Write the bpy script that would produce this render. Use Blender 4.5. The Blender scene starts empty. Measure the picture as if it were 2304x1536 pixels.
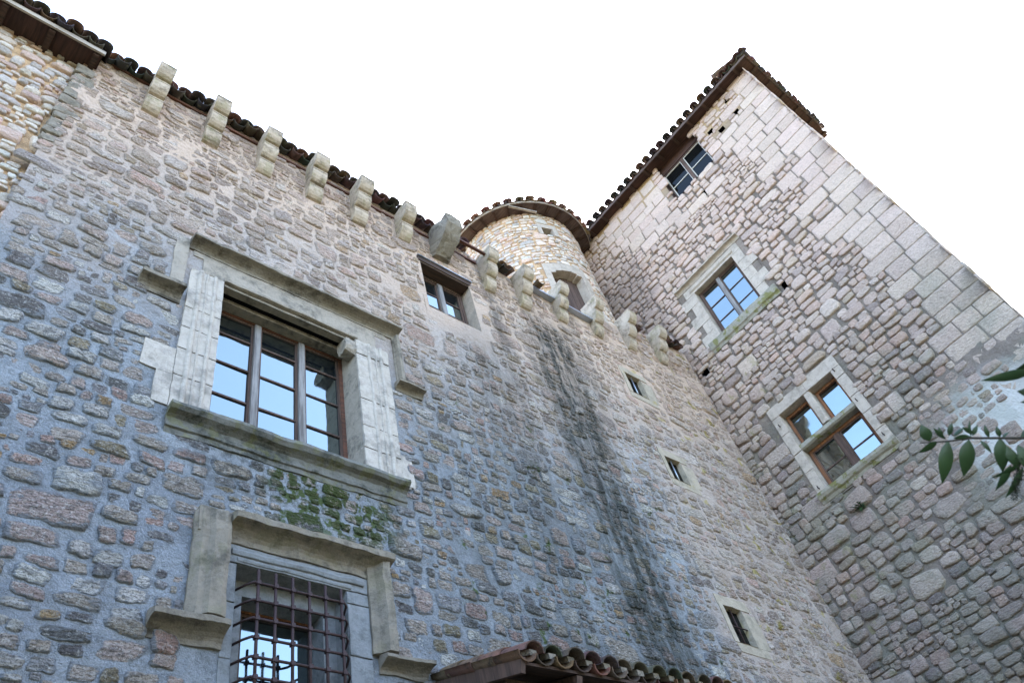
import bpy, bmesh, math, random
import numpy as np
from mathutils import Vector, Matrix, noise
R_ = math.radians
S = bpy.context.scene
COL = S.collection
rnd = random.Random(7)

# ------------------------------------------------------------------ camera, sky, sun
cam = bpy.data.cameras.new('camera'); camo = bpy.data.objects.new('camera', cam); COL.objects.link(camo)
def _view(a, b, c):
    ca, sa, cb, sb, cc, sc = math.cos(a), math.sin(a), math.cos(b), math.sin(b), math.cos(c), math.sin(c)
    B = np.array([[1, 0, 0], [0, 0, -1], [0, 1, 0]], float)
    Yw = np.array([[ca, sa, 0], [-sa, ca, 0], [0, 0, 1]])
    P = np.array([[1, 0, 0], [0, cb, sb], [0, -sb, cb]])
    Rl = np.array([[cc, -sc, 0], [sc, cc, 0], [0, 0, 1]])
    return Rl @ P @ B @ Yw
CM = _view(-0.9146316, 0.84593382, -0.31203617)
camo.matrix_world = Matrix([[CM[0][i], -CM[1][i], -CM[2][i], 0] for i in range(3)] + [[0, 0, 0, 1]])
cam.sensor_width = 36; cam.lens = 1790.8 / 2304 * 36
cam.dof.use_dof = True; cam.dof.focus_distance = 15; cam.dof.aperture_fstop = 5.6
cam.clip_start = 0.05; cam.clip_end = 1000
S.camera = camo
S.render.resolution_x, S.render.resolution_y = 1024, 682

SUN_EL, SUN_AZ = 33, 62          # azimuth from +Y towards +X: the sun stands behind the castle
w = bpy.data.worlds.new('World'); S.world = w; w.use_nodes = True
nt = w.node_tree; nt.nodes.clear()
sky = nt.nodes.new('ShaderNodeTexSky'); sky.sky_type = 'NISHITA'; sky.sun_disc = False
sky.sun_elevation = R_(SUN_EL); sky.sun_rotation = R_(SUN_AZ)
sky.air_density = 1.0; sky.dust_density = 3.5; sky.ozone_density = 0.8; sky.altitude = 400
bg = nt.nodes.new('ShaderNodeBackground'); bg.inputs[1].default_value = 0.15
ow = nt.nodes.new('ShaderNodeOutputWorld')
nt.links.new(sky.outputs[0], bg.inputs[0]); nt.links.new(bg.outputs[0], ow.inputs[0])
sl = bpy.data.lights.new('sun', 'SUN'); sl.energy = 4.0; sl.angle = R_(0.5); sl.color = (1, 0.93, 0.82)
so = bpy.data.objects.new('sun', sl); COL.objects.link(so)
sd = Vector((math.sin(R_(SUN_AZ)) * math.cos(R_(SUN_EL)), math.cos(R_(SUN_AZ)) * math.cos(R_(SUN_EL)), math.sin(R_(SUN_EL))))
so.rotation_euler = sd.to_track_quat('Z', 'Y').to_euler(); so.location = sd * 60
S.view_settings.view_transform = 'Standard'; S.view_settings.look = 'None'
S.view_settings.exposure = 3.42; S.view_settings.gamma = 1

# ------------------------------------------------------------------ shader helper
class NT:
    def __init__(s, name):
        s.m = bpy.data.materials.new(name); s.m.use_nodes = True; s.t = s.m.node_tree
        s.t.nodes.clear(); s.out = s.t.nodes.new('ShaderNodeOutputMaterial')
        s.bsdf = s.t.nodes.new('ShaderNodeBsdfPrincipled'); s.t.links.new(s.bsdf.outputs[0], s.out.inputs[0])
        s.geo = s.t.nodes.new('ShaderNodeNewGeometry')
        sp = s.t.nodes.new('ShaderNodeSeparateXYZ'); s.t.links.new(s.geo.outputs['Position'], sp.inputs[0])
        s.P = s.geo.outputs['Position']; s.X, s.Y, s.Z = sp.outputs
    def lk(s, a, b):
        if isinstance(a, (int, float)): b.default_value = a
        elif isinstance(a, (tuple, list)):
            b.default_value = tuple(a) + ((1,) if len(b.default_value) == 4 and len(a) == 3 else ())
        else: s.t.links.new(a, b)
    def math(s, op, a, b=0.0, c=0.0):
        n = s.t.nodes.new('ShaderNodeMath'); n.operation = op
        s.lk(a, n.inputs[0]); s.lk(b, n.inputs[1]); s.lk(c, n.inputs[2]); return n.outputs[0]
    def mul(s, a, b): return s.math('MULTIPLY', a, b)
    def add(s, a, b): return s.math('ADD', a, b)
    def sub(s, a, b): return s.math('SUBTRACT', a, b)
    def step(s, v, lo, hi):
        n = s.t.nodes.new('ShaderNodeMapRange'); n.interpolation_type = 'SMOOTHSTEP'
        s.lk(v, n.inputs[0]); s.lk(lo, n.inputs[1]); s.lk(hi, n.inputs[2]); return n.outputs[0]
    def rng(s, v, lo, hi, a, b):
        n = s.t.nodes.new('ShaderNodeMapRange'); n.clamp = True
        for q, i in ((v, 0), (lo, 1), (hi, 2), (a, 3), (b, 4)): s.lk(q, n.inputs[i])
        return n.outputs[0]
    def vec(s, sx=1, sy=1, sz=1, off=0):
        n = s.t.nodes.new('ShaderNodeMapping'); s.lk(s.P, n.inputs[0])
        n.inputs['Scale'].default_value = (sx, sy, sz); n.inputs['Location'].default_value = (off, off * 1.7, off * .6)
        return n.outputs[0]
    def noise(s, scale, detail=4, rough=.55, v=None, dist=0):
        n = s.t.nodes.new('ShaderNodeTexNoise'); s.lk(s.P if v is None else v, n.inputs['Vector'])
        n.inputs['Scale'].default_value = scale; n.inputs['Detail'].default_value = detail
        n.inputs['Roughness'].default_value = rough; n.inputs['Distortion'].default_value = dist
        return n.outputs[0]
    def vor(s, scale, feat='F1', v=None):
        n = s.t.nodes.new('ShaderNodeTexVoronoi'); n.feature = feat; s.lk(s.P if v is None else v, n.inputs['Vector'])
        n.inputs['Scale'].default_value = scale; return n.outputs['Distance']
    def mix(s, f, a, b, mode='MIX'):
        n = s.t.nodes.new('ShaderNodeMix'); n.data_type = 'RGBA'; n.blend_type = mode
        s.lk(f, n.inputs[0]); s.lk(a, n.inputs[6]); s.lk(b, n.inputs[7]); return n.outputs[2]
    def band(s, v, a, b, c, d):
        return s.mul(s.step(v, a, b), s.sub(1.0, s.step(v, c, d)))
    def attr(s, name='tint'):
        n = s.t.nodes.new('ShaderNodeAttribute'); n.attribute_name = name; return n.outputs['Color'], n.outputs['Alpha']
    def bump(s, h, strength=.6, dist=.02, prev=None):
        n = s.t.nodes.new('ShaderNodeBump'); n.inputs['Strength'].default_value = strength
        n.inputs['Distance'].default_value = dist; s.lk(h, n.inputs['Height'])
        if prev is not None: s.lk(prev, n.inputs['Normal'])
        return n.outputs[0]
    def fin(s, col, rough=.9, nrm=None, spec=.3, metal=0, ior=None):
        s.lk(col, s.bsdf.inputs['Base Color']); s.lk(rough, s.bsdf.inputs['Roughness'])
        s.bsdf.inputs['Specular IOR Level'].default_value = spec; s.bsdf.inputs['Metallic'].default_value = metal
        if ior: s.bsdf.inputs['IOR'].default_value = ior
        if nrm is not None: s.lk(nrm, s.bsdf.inputs['Normal'])
        return s.m

def weather(n, col, kind, kind2=''):
    """stains, moss and lichen by place in the world, plus shade painted low on the tower"""
    nb = n.noise(1.3, 5, .6, off_vec(n, 3))
    nf = n.noise(9, 4, .6, off_vec(n, 8))
    if kind == 'wing':
        # black algae streaks running down below the roof gap
        xs = n.add(n.X, n.mul(n.sub(nb, .5), 1.2))
        st = n.mul(n.band(xs, 7.9, 8.7, 9.3, 9.9), n.sub(1.0, n.step(n.Z, 11.8, 13.2)))
        st2 = n.mul(n.band(xs, 5.9, 6.8, 7.5, 8.2), n.mul(n.sub(1.0, n.step(n.Z, 9.8, 11.6)), .55))
        st3 = n.mul(n.band(n.add(n.X, n.mul(n.sub(nb, .5), .5)), 7.3, 7.5, 7.6, 7.9), n.mul(n.step(n.Z, 10.2, 11.0), .6))
        st4 = n.mul(n.mul(n.band(xs, 4.2, 6.0, 9.0, 10.2), n.sub(1.0, n.step(n.add(n.Z, n.mul(nb, 3)), 8.5, 12.5))), .42)
        st5 = n.mul(n.band(n.add(n.X, n.mul(n.sub(nb, .5), .6)), 9.3, 9.7, 9.9, 10.4), n.mul(n.step(n.Z, 9.0, 11.0), .5))
        allst = n.math('MAXIMUM', n.math('MAXIMUM', n.math('MAXIMUM', st, st2), st3), n.math('MAXIMUM', st4, st5))
        vs_ = n.noise(5, 6, .7, n.vec(1, 1, .10, 14))
        allst = n.mul(n.mul(allst, n.rng(vs_, .38, .54, .45, 1.0)), n.rng(n.noise(7, 6, .7, n.vec(1, 1, .6, 15)), .38, .52, .6, 1.0))
        col = n.mix(n.mul(allst, .93), col, (.05, .052, .045))
        sill = n.mul(n.mul(n.band(n.X, 1.9, 2.4, 4.6, 5.0), n.band(n.Z, 5.2, 5.9, 6.5, 6.6)), n.step(nf, .4, .62))
        col = n.mix(n.mul(sill, .6), col, (.06, .06, .055))
        moss = n.mul(n.band(n.add(n.X, n.mul(n.sub(nb, .5), .8)), 2.9, 3.2, 4.3, 4.7), n.band(n.add(n.Z, n.mul(n.sub(nb, .5), .6)), 5.2, 5.55, 6.5, 6.6))
        moss = n.mul(moss, n.step(nf, .36, .52))
        mg = n.mul(n.step(n.noise(2.6, 4, .6, off_vec(n, 21)), .60, .68), n.mul(n.band(n.X, 4.8, 5.6, 10, 10.8), n.band(n.Z, 1, 2, 8.5, 9.8)))
        if kind2 == 'mortar': moss = n.mul(moss, n.step(nf, .5, .6))
        col = n.mix(n.mul(n.math('MAXIMUM', moss, n.mul(mg, n.step(nf, .5, .58))), .88), col, (.06, .08, .016))
        # ochre lichen towards the corner
        yl = n.mul(n.step(n.X, 10.3, 12.6), n.step(n.noise(3.2, 5, .6, off_vec(n, 31)), .60, .66))
        col = n.mix(n.mul(yl, .75), col, (.36, .28, .06))
    if kind == 'tower':
        yl = n.mul(n.step(n.Y, 3.6, 5.2), n.mul(n.step(n.noise(2.4, 5, .65, off_vec(n, 31)), .60, .66), n.sub(1.0, n.step(n.Z, 15, 16.5))))
        col = n.mix(n.mul(yl, .55), col, (.26, .23, .08))
        so = n.mul(n.step(n.add(n.Y, n.mul(n.sub(nb, .5), 1.5)), 5.6, 6.3), n.sub(1.0, n.step(n.add(n.Z, n.mul(nb, 2)), 19.5, 21)))
        col = n.mix(n.mul(so, .5), col, (.14, .11, .10))
        dk = n.sub(1.0, n.step(n.add(n.Z, n.mul(n.sub(nb, .5), 3)), 4.5, 12.5))  # painted shade: the tower's colour darkens towards its foot
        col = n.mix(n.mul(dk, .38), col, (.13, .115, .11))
        gr = n.mul(n.sub(1.0, n.step(n.Z, 9.5, 13.5)), n.step(nb, .45, .58))
        col = n.mix(n.mul(gr, .3), col, (.17, .19, .14))
    return col
def off_vec(n, o): return n.vec(1, 1, 1, o)

UP_GLOW = (.62, .44, .325)  # mortar colour carrying the painted warm light of the upper wing
def wing_glow(n):      # mask for warm light painted into the upper storeys and far part
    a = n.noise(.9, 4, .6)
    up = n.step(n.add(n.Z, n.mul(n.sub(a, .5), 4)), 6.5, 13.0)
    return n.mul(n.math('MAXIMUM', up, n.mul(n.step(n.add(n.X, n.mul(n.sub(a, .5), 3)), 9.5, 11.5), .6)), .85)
def stone_mat(name, mortar, kind, edge=.5, bump=1.0, speck=1.0, smear=.5):
    n = NT(name); c, a = n.attr()
    g = n.noise(26, 6, .8); g2 = n.noise(9, 6, .75, n.vec(1, 1, 1.8, 5)); g3 = n.noise(60, 3, .7, off_vec(n, 9))
    c = n.mix(n.mul(n.step(g, .50, .62), .62 * speck), c, (.80, .74, .67))
    c = n.mix(n.mul(n.step(g2, .51, .60), .55 * speck), c, (.11, .10, .09))
    c = n.mix(n.mul(n.step(g3, .53, .60), .55 * speck), c, (.05, .045, .042))
    # mortar smeared over the stone's rim
    sm = n.step(n.add(a, n.mul(n.sub(n.noise(7, 6, .75, off_vec(n, 17)), .5), 2.2)), edge, edge + .12)
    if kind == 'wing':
        up = wing_glow(n); mortar = n.mix(up, mortar, UP_GLOW)
        c = n.mix(n.mul(up, .8), c, n.mix(.5, c, (.95, .62, .45)))  # upper wing stones tinted by the same painted glow
    if kind == 'tower': c = n.mix(.9, c, (1.0, .90, .80), 'MULTIPLY'); c = n.mix(n.mul(n.step(n.Z, 7, 18), .8), c, n.mix(.42, c, (.90, .64, .52)))  # warm light painted into the tower stones, growing with height
    if kind == 'wing':
        pt = n.step(n.noise(1.7, 5, .65, off_vec(n, 41)), .58, .72)
        sm = n.math('MAXIMUM', sm, n.mul(pt, n.step(n.add(a, n.mul(n.sub(n.noise(6, 6, .75, off_vec(n, 18)), .5), 2.4)), .0, .3)))
    c = n.mix(n.mul(sm, smear), c, mortar)
    c = weather(n, c, kind)
    h = n.add(n.mul(g2, 1.6), n.add(n.mul(g, .5), n.mul(n.vor(18, v=n.vec(1, 1, 2.2, 4)), .6)))
    b = n.bump(h, 1.0 * bump, .05)
    return n.fin(c, .95, b, .15)

def mortar_mat(name, col, kind, col2=None, bump=1.0):
    n = NT(name)
    a = n.noise(.9, 4, .6); b = n.noise(16, 5, .7); d = n.noise(80, 3, .6)
    c = n.mix(n.step(a, .35, .68), col, col2 or tuple(x * .82 for x in col))
    c = n.mix(n.mul(n.step(n.noise(3.5, 5, .7, off_vec(n, 6)), .45, .62), .5), c, tuple(x * .5 for x in col))
    c = n.mix(n.mul(n.step(b, .5, .64), .4), c, tuple(x * .5 for x in col))
    c = n.mix(n.mul(n.step(d, .54, .66), .4), c, tuple(min(1, x * 1.7) for x in col))
    c = n.mix(n.mul(n.step(n.noise(34, 4, .7, off_vec(n, 13)), .55, .64), .4), c, tuple(x * .4 for x in col))
    if kind == 'wing':      # warm light painted into the mortar high up and in the far part
        c = n.mix(wing_glow(n), c, UP_GLOW)
    if kind == 'tower':     # a patch re-pointed in pale lime
        dy = n.sub(n.Y, 1.1); dz = n.sub(n.Z, 7.9)
        r = n.add(n.mul(n.mul(dy, dy), .5), n.mul(n.mul(dz, dz), .55))
        c = n.mix(n.sub(1.0, n.step(n.add(r, n.mul(a, 1.2)), .7, 1.7)), c, (.62, .59, .55))
        up = n.step(n.Z, 19.6, 21.2)
        c = n.mix(n.mul(up, .7), c, (.50, .33, .17))
    c = weather(n, c, kind, 'mortar')
    h = n.add(n.add(n.mul(b, 1.0), n.mul(d, .35)), n.mul(n.noise(5, 3, .6, off_vec(n, 2)), 1.6))
    return n.fin(c, .95, n.bump(h, .9 * bump, .04), .12)


def dressed_mat(name, col, dark=.5, kind=None, stain=(.05, .045, .035), moss=0.0, joints=None, bumps=1.0):
    """cut stone: fine grain, dark weathering in blotches"""
    n = NT(name)
    a = n.noise(2.6, 6, .7); b = n.noise(26, 6, .75); d = n.noise(7, 6, .75, off_vec(n, 4))
    c = n.mix(n.step(d, .35, .7), col, tuple(x * .78 for x in col))
    c = n.mix(n.mul(n.step(b, .5, .75), .45), c, tuple(x * .45 for x in col))
    c = n.mix(n.mul(n.step(n.add(n.mul(a, .6), n.mul(d, .4)), .48, .64), dark), c, stain)
    if moss: c = n.mix(n.mul(n.step(n.noise(5, 5, .6, off_vec(n, 12)), .52, .6), moss), c, (.16, .15, .04))
    if kind: c = weather(n, c, kind)
    return n.fin(c, .92, n.bump(n.add(b, n.mul(d, .9)), .75 * bumps, .02), .2)

def wood_mat(name, col, col2, axis='x'):
    n = NT(name)
    s = {'x': (1.5, 22, 22), 'y': (22, 1.5, 22), 'z': (22, 22, 1.5)}[axis]
    a = n.noise(1.0, 6, .7, n.vec(*s)); b = n.noise(2.2, 4, .6, off_vec(n, 3))
    c = n.mix(n.step(a, .35, .68), col, col2); c = n.mix(n.mul(n.step(b, .45, .7), .5), c, tuple(x * .45 for x in col))
    return n.fin(c, .8, n.bump(a, .5, .008), .3)

def flat_mat(name, col, rough=.6, metal=0, spec=.4, var=.25, sc=20):
    n = NT(name); a = n.noise(sc, 5, .65)
    c = n.mix(n.mul(n.step(a, .4, .7), var), col, tuple(x * .4 for x in col))
    return n.fin(c, rough, n.bump(a, .25, .005), spec, metal)

def glass_mat(name, amp=.3, base=(.008, .010, .012), ior=3.4):
    n = NT(name)
    wv = n.noise(1.6, 2, .4)
    n.bsdf.inputs['Specular Tint'].default_value = (.86, 1.0, .98, 1)
    return n.fin(base, n.rng(n.noise(6, 3, .6), .4, .8, .01, .09), n.bump(wv, amp, .02), .5, 0, ior)

M = {}
WM = (.29, .298, .312)
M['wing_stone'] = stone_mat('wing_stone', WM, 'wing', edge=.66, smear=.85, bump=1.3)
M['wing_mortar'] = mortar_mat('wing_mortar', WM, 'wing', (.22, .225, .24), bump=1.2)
M['tower_stone'] = stone_mat('tower_stone', (.38, .33, .28), 'tower', edge=.95, bump=.8, speck=.5, smear=.5)
M['tower_mortar'] = mortar_mat('tower_mortar', (.27, .21, .17), 'tower', (.17, .135, .11))
M['pale_stone'] = stone_mat('pale_stone', (.6, .40, .24), 'none', edge=.8, bump=.6, speck=.4, smear=.4)
M['warm_mortar'] = mortar_mat('warm_mortar', (.60, .39, .23), 'none', (.45, .29, .17))
M['dressed'] = dressed_mat('dressed', (.35, .295, .24), .7, stain=(.10, .09, .075))
M['dressed_white'] = dressed_mat('dressed_white', (.47, .405, .345), .6, stain=(.17, .155, .135))
M['dressed_dark'] = dressed_mat('dressed_dark', (.25, .21, .165), .85, stain=(.05, .042, .032))
M['dressed_grey'] = dressed_mat('dressed_grey', (.25, .25, .25), .6, stain=(.09, .09, .085))
M['slit'] = dressed_mat('slit', (.42, .345, .265), .5, kind='wing', stain=(.17, .16, .12))
M['label'] = dressed_mat('label', (.27, .225, .175), .8, stain=(.08, .07, .055), moss=.15)
M['dressed_tower'] = dressed_mat('dressed_tower', (.47, .385, .315), .4, stain=(.16, .14, .11))
M['sill_moss'] = dressed_mat('sill_moss', (.17, .16, .14), .85, stain=(.03, .032, .025), moss=.35)
M['sill_lichen'] = dressed_mat('sill_lichen', (.33, .295, .24), .5, stain=(.11, .10, .06), moss=.8)
M['corbel'] = dressed_mat('corbel', (.47, .37, .28), .75, stain=(.11, .085, .055), moss=.3)
M['render'] = dressed_mat('render', (.43, .34, .27), .45, kind='wing', stain=(.2, .19, .18))
M['oak'] = wood_mat('oak', (.11, .065, .048), (.05, .03, .023), 'z')
M['oak_red'] = wood_mat('oak_red', (.16, .065, .038), (.07, .035, .025), 'x')
M['oak_orange'] = wood_mat('oak_orange', (.24, .095, .038), (.12, .055, .03), 'z')
M['oak_grey'] = wood_mat('oak_grey', (.26, .24, .23), (.10, .085, .08), 'z')
M['oak_dark'] = wood_mat('oak_dark', (.075, .04, .028), (.03, .018, .013), 'x')
M['plank_grey'] = wood_mat('plank_grey', (.40, .34, .28), (.2, .15, .12), 'x')
M['plank_y'] = wood_mat('plank_y', (.13, .09, .075), (.06, .035, .03), 'y')
M['soffit'] = wood_mat('soffit', (.075, .035, .025), (.03, .015, .012), 'y')
M['white_paint'] = flat_mat('white_paint', (.6, .54, .46), .5, var=.3)
M['iron'] = flat_mat('iron', (.045, .022, .02), .65, .3, var=.5, sc=60)
M['zinc'] = flat_mat('zinc', (.42, .45, .50), .35, .8)
M['black'] = flat_mat('black', (.006, .005, .005), .9, spec=.05)
M['glass'] = glass_mat('glass')
M['glass_dark'] = glass_mat('glass_dark', .1, (.006, .006, .006), 1.25)
def tile_mat():
    n = NT('tile'); c, a = n.attr(); d = n.noise(7, 5, .7); e = n.noise(45, 4, .6)
    c = n.mix(n.mul(n.step(d, .45, .66), .75), c, (.045, .035, .03))
    c = n.mix(n.mul(n.step(n.noise(11, 4, .6, off_vec(n, 7)), .6, .7), .45), c, (.17, .15, .08))
    return n.fin(c, .9, n.bump(n.add(d, e), .6, .01), .2)
M['tile'] = tile_mat()
def leaf_mat():
    n = NT('leaf'); a = n.noise(8, 3)
    c = n.mix(n.step(a, .3, .7), (.018, .042, .012), (.035, .07, .02))
    m = n.fin(c, .42, None, .5)
    n.bsdf.inputs['Transmission Weight'].default_value = 0
    return m
M['leaf'] = leaf_mat()
M['twig'] = flat_mat('twig', (.05, .04, .03), .8)
M['seed'] = flat_mat('seed', (.035, .035, .02), .9)
M['weed'] = flat_mat('weed', (.05, .09, .03), .8)
def ground_mat():
    n = NT('ground'); a = n.noise(.4, 5, .6); b = n.noise(30, 5, .7)
    c = n.mix(n.step(a, .35, .65), (.13, .115, .09), (.07, .09, .04)); c = n.mix(n.mul(n.step(b, .45, .7), .4), c, (.06, .055, .04))
    return n.fin(c, .95, n.bump(b, .6, .03), .2)
M['ground'] = ground_mat()

# ------------------------------------------------------------------ objects
def empty(name, loc, label, cat, group=None):
    o = bpy.data.objects.new(name, None); COL.objects.link(o); o.location = loc
    o['label'] = label; o['category'] = cat
    if group: o['group'] = group
    return o
def worldpos(o):
    v = Vector((0, 0, 0))
    while o is not None: v += o.location; o = o.parent
    return v
def link(name, me, parent=None, label=None):
    o = bpy.data.objects.new(name, me); COL.objects.link(o)
    if parent is not None:
        o.parent = parent; o.location = -worldpos(parent)      # meshes are written in world coordinates
    if label: o['label'] = label
    return o

class MB:
    def __init__(s): s.v = []; s.f = []; s.mi = []; s.sm = []; s.col = []
    def face(s, idx, mi=0, sm=False): s.f.append(tuple(idx)); s.mi.append(mi); s.sm.append(sm)
    def verts(s, vs, col=(.5, .5, .5, 0)):
        b = len(s.v); s.v.extend([tuple(v) for v in vs]); s.col.extend([col] * len(vs)); return b
    def hexa(s, c, mi=0):      # 8 corners: 0-3 bottom loop, 4-7 top loop
        b = s.verts(c)
        for q in ((0, 3, 2, 1), (4, 5, 6, 7), (0, 1, 5, 4), (1, 2, 6, 5), (2, 3, 7, 6), (3, 0, 4, 7)):
            s.face([b + i for i in q], mi)
    def box(s, x0, x1, y0, y1, z0, z1, mi=0):
        s.hexa([(x0, y0, z0), (x1, y0, z0), (x1, y1, z0), (x0, y1, z0), (x0, y0, z1), (x1, y0, z1), (x1, y1, z1), (x0, y1, z1)], mi)
    def fbox(s, F, u0, u1, v0, v1, h0, h1, mi=0):
        s.hexa([F(u, v, h) for v in (v0, v1) for (u, h) in ((u0, h0), (u1, h0), (u1, h1), (u0, h1))], mi)
    def beam(s, a, b, wd, ht, up=(0, 0, 1), mi=0):
        a, b = Vector(a), Vector(b); d = (b - a).normalized(); u = Vector(up); r = d.cross(u).normalized(); u = r.cross(d)
        c = []
        for p in (a, b):
            for (i, j) in ((-1, -1), (1, -1), (1, 1), (-1, 1)): c.append(p + r * (i * wd / 2) + u * (j * ht / 2))
        s.hexa(c, mi)
    def prism(s, F, prof, u0, u1, n=1, axis='u', mi=0, jit=0, rr=None):
        """closed profile [(v,h)] swept along u (axis 'u') or [(u,h)] swept along v (axis 'v')"""
        k = len(prof); b0 = None
        for i in range(n + 1):
            t = u0 + (u1 - u0) * i / n
            pts = []
            for (p, h) in prof:
                jp = jh = 0
                if jit: 
                    q = noise.noise_vector(Vector((t * 3.1, p * 6 + 7.7, h * 6 + u0))) * jit; jp, jh = q.x, q.y
                pts.append(F(t, p + jp, h + jh) if axis == 'u' else F(p + jp, t, h + jh))
            b = s.verts(pts)
            if i:
                for j in range(k): s.face((b0 + j, b0 + (j + 1) % k, b + (j + 1) % k, b + j), mi)
            else: s.face([b + j for j in range(k)], mi)
            b0 = b
        s.face([b0 + j for j in reversed(range(k))], mi)
    def tube(s, pts, r, k=6, mi=0):
        pts = [Vector(p) for p in pts]; rs = r if isinstance(r, list) else [r] * len(pts); b0 = None
        d0 = (pts[1] - pts[0]).normalized(); x = d0.orthogonal().normalized()
        for i, p in enumerate(pts):
            d = (pts[min(i + 1, len(pts) - 1)] - pts[max(i - 1, 0)]).normalized()
            x = (x - d * x.dot(d)).normalized(); y = d.cross(x)
            b = s.verts([p + (x * math.cos(2 * math.pi * j / k) + y * math.sin(2 * math.pi * j / k)) * rs[i] for j in range(k)])
            if i:
                for j in range(k): s.face((b0 + j, b0 + (j + 1) % k, b + (j + 1) % k, b + j), mi, True)
            else: s.face([b + j for j in reversed(range(k))], mi)
            b0 = b
        s.face([b0 + j for j in range(k)], mi)
    def build(s, name, mats, parent=None, label=None, fix=True, rough=0, cell=.12, bevel=0, rs=5.0):
        me = bpy.data.meshes.new(name); me.from_pydata(s.v, [], s.f)
        for m in (mats if isinstance(mats, (list, tuple)) else [mats]): me.materials.append(M[m] if isinstance(m, str) else m)
        me.polygons.foreach_set('material_index', s.mi); me.polygons.foreach_set('use_smooth', s.sm)
        ca = me.color_attributes.new('tint', 'FLOAT_COLOR', 'POINT')
        ca.data.foreach_set('color', np.array(s.col, np.float32).ravel())
        if fix or rough or bevel:
            bm = bmesh.new(); bm.from_mesh(me)
            if fix: bmesh.ops.recalc_face_normals(bm, faces=bm.faces)
            if bevel: 
                bmesh.ops.bevel(bm, geom=list(bm.edges), offset=bevel, segments=2, affect='EDGES', clamp_overlap=True, profile=.6)
            if rough:
                for it in range(5):
                    ed = [e for e in bm.edges if e.calc_length() > cell]
                    if not ed: break
                    bmesh.ops.subdivide_edges(bm, edges=ed, cuts=1, use_grid_fill=True)
                bmesh.ops.triangulate(bm, faces=[f for f in bm.faces if len(f.verts) > 4])
                for v in bm.verts:
                    v.co += noise.noise_vector(v.co * rs) * rough + noise.noise_vector(v.co * rs * 3.3) * rough * .45
            bm.to_mesh(me); bm.free()
        me.update()
        return link(name, me, parent, label)

# frames: (u, v, h) -> world, h outwards
WY, TX = 6.0, 14.8
FW = lambda u, v, h: (u, WY - h, v)
FL = lambda u, v, h: (u, WY + .10 - h, v)
FT = lambda u, v, h: (TX - h, u, v)
TC, TR = (13.2, 8.9), 2.05
FU = lambda u, v, h: (TC[0] + (TR + h) * math.cos(u / TR), TC[1] + (TR + h) * math.sin(u / TR), v)
TY = -.15
FS = lambda u, v, h: (u, TY - h, v)          # tower's side face

# ------------------------------------------------------------------ masonry
def layout(u0, u1, v0, v1, rg, band=(.34, .5), chunk=(.35, .9), big=.12, thin=.25, minw=.15, special=None, bigfn=None):
    out = []; v = v0
    while v < v1:
        bh = rg.uniform(*band)
        u = u0 - rg.uniform(0, .4)
        items = special(v, bh) if special else None
        lim = u1
        lo = u0
        if items:
            for it in items: out.append(it)
            lo = max(it[0] + it[2] / 2 for it in items)
            u = lo
        while u < lim:
            cw = rg.uniform(*chunk); r = rg.random(); fl = 0
            if bigfn and bigfn(u, v): rows = [1.0]; fl = 1; cw = rg.uniform(.3, .75)
            elif r < big: rows = [1.0]
            elif r < big + thin: 
                a, b = rg.uniform(.25, .4), rg.uniform(.25, .4); rows = [a, b, 1 - a - b]
            else: a = rg.uniform(.38, .62); rows = [a, 1 - a]
            y = v
            for q in rows:
                hh = q * bh; k = 1 if fl else max(1, int(round(cw / max(minw, hh * rg.uniform(1.1, 2.2)))))
                ws = np.array([rg.uniform(.6, 1.4) for _ in range(k)]); ws = ws / ws.sum() * cw; x = u
                for ww in ws:
                    out.append((x + ww / 2 + rg.uniform(-.02, .02), y + hh / 2 + rg.uniform(-.035, .035) * bh / .4, ww, hh, fl)); x += ww
                y += hh
            u += cw
        v += bh
    return np.array(out)

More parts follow.
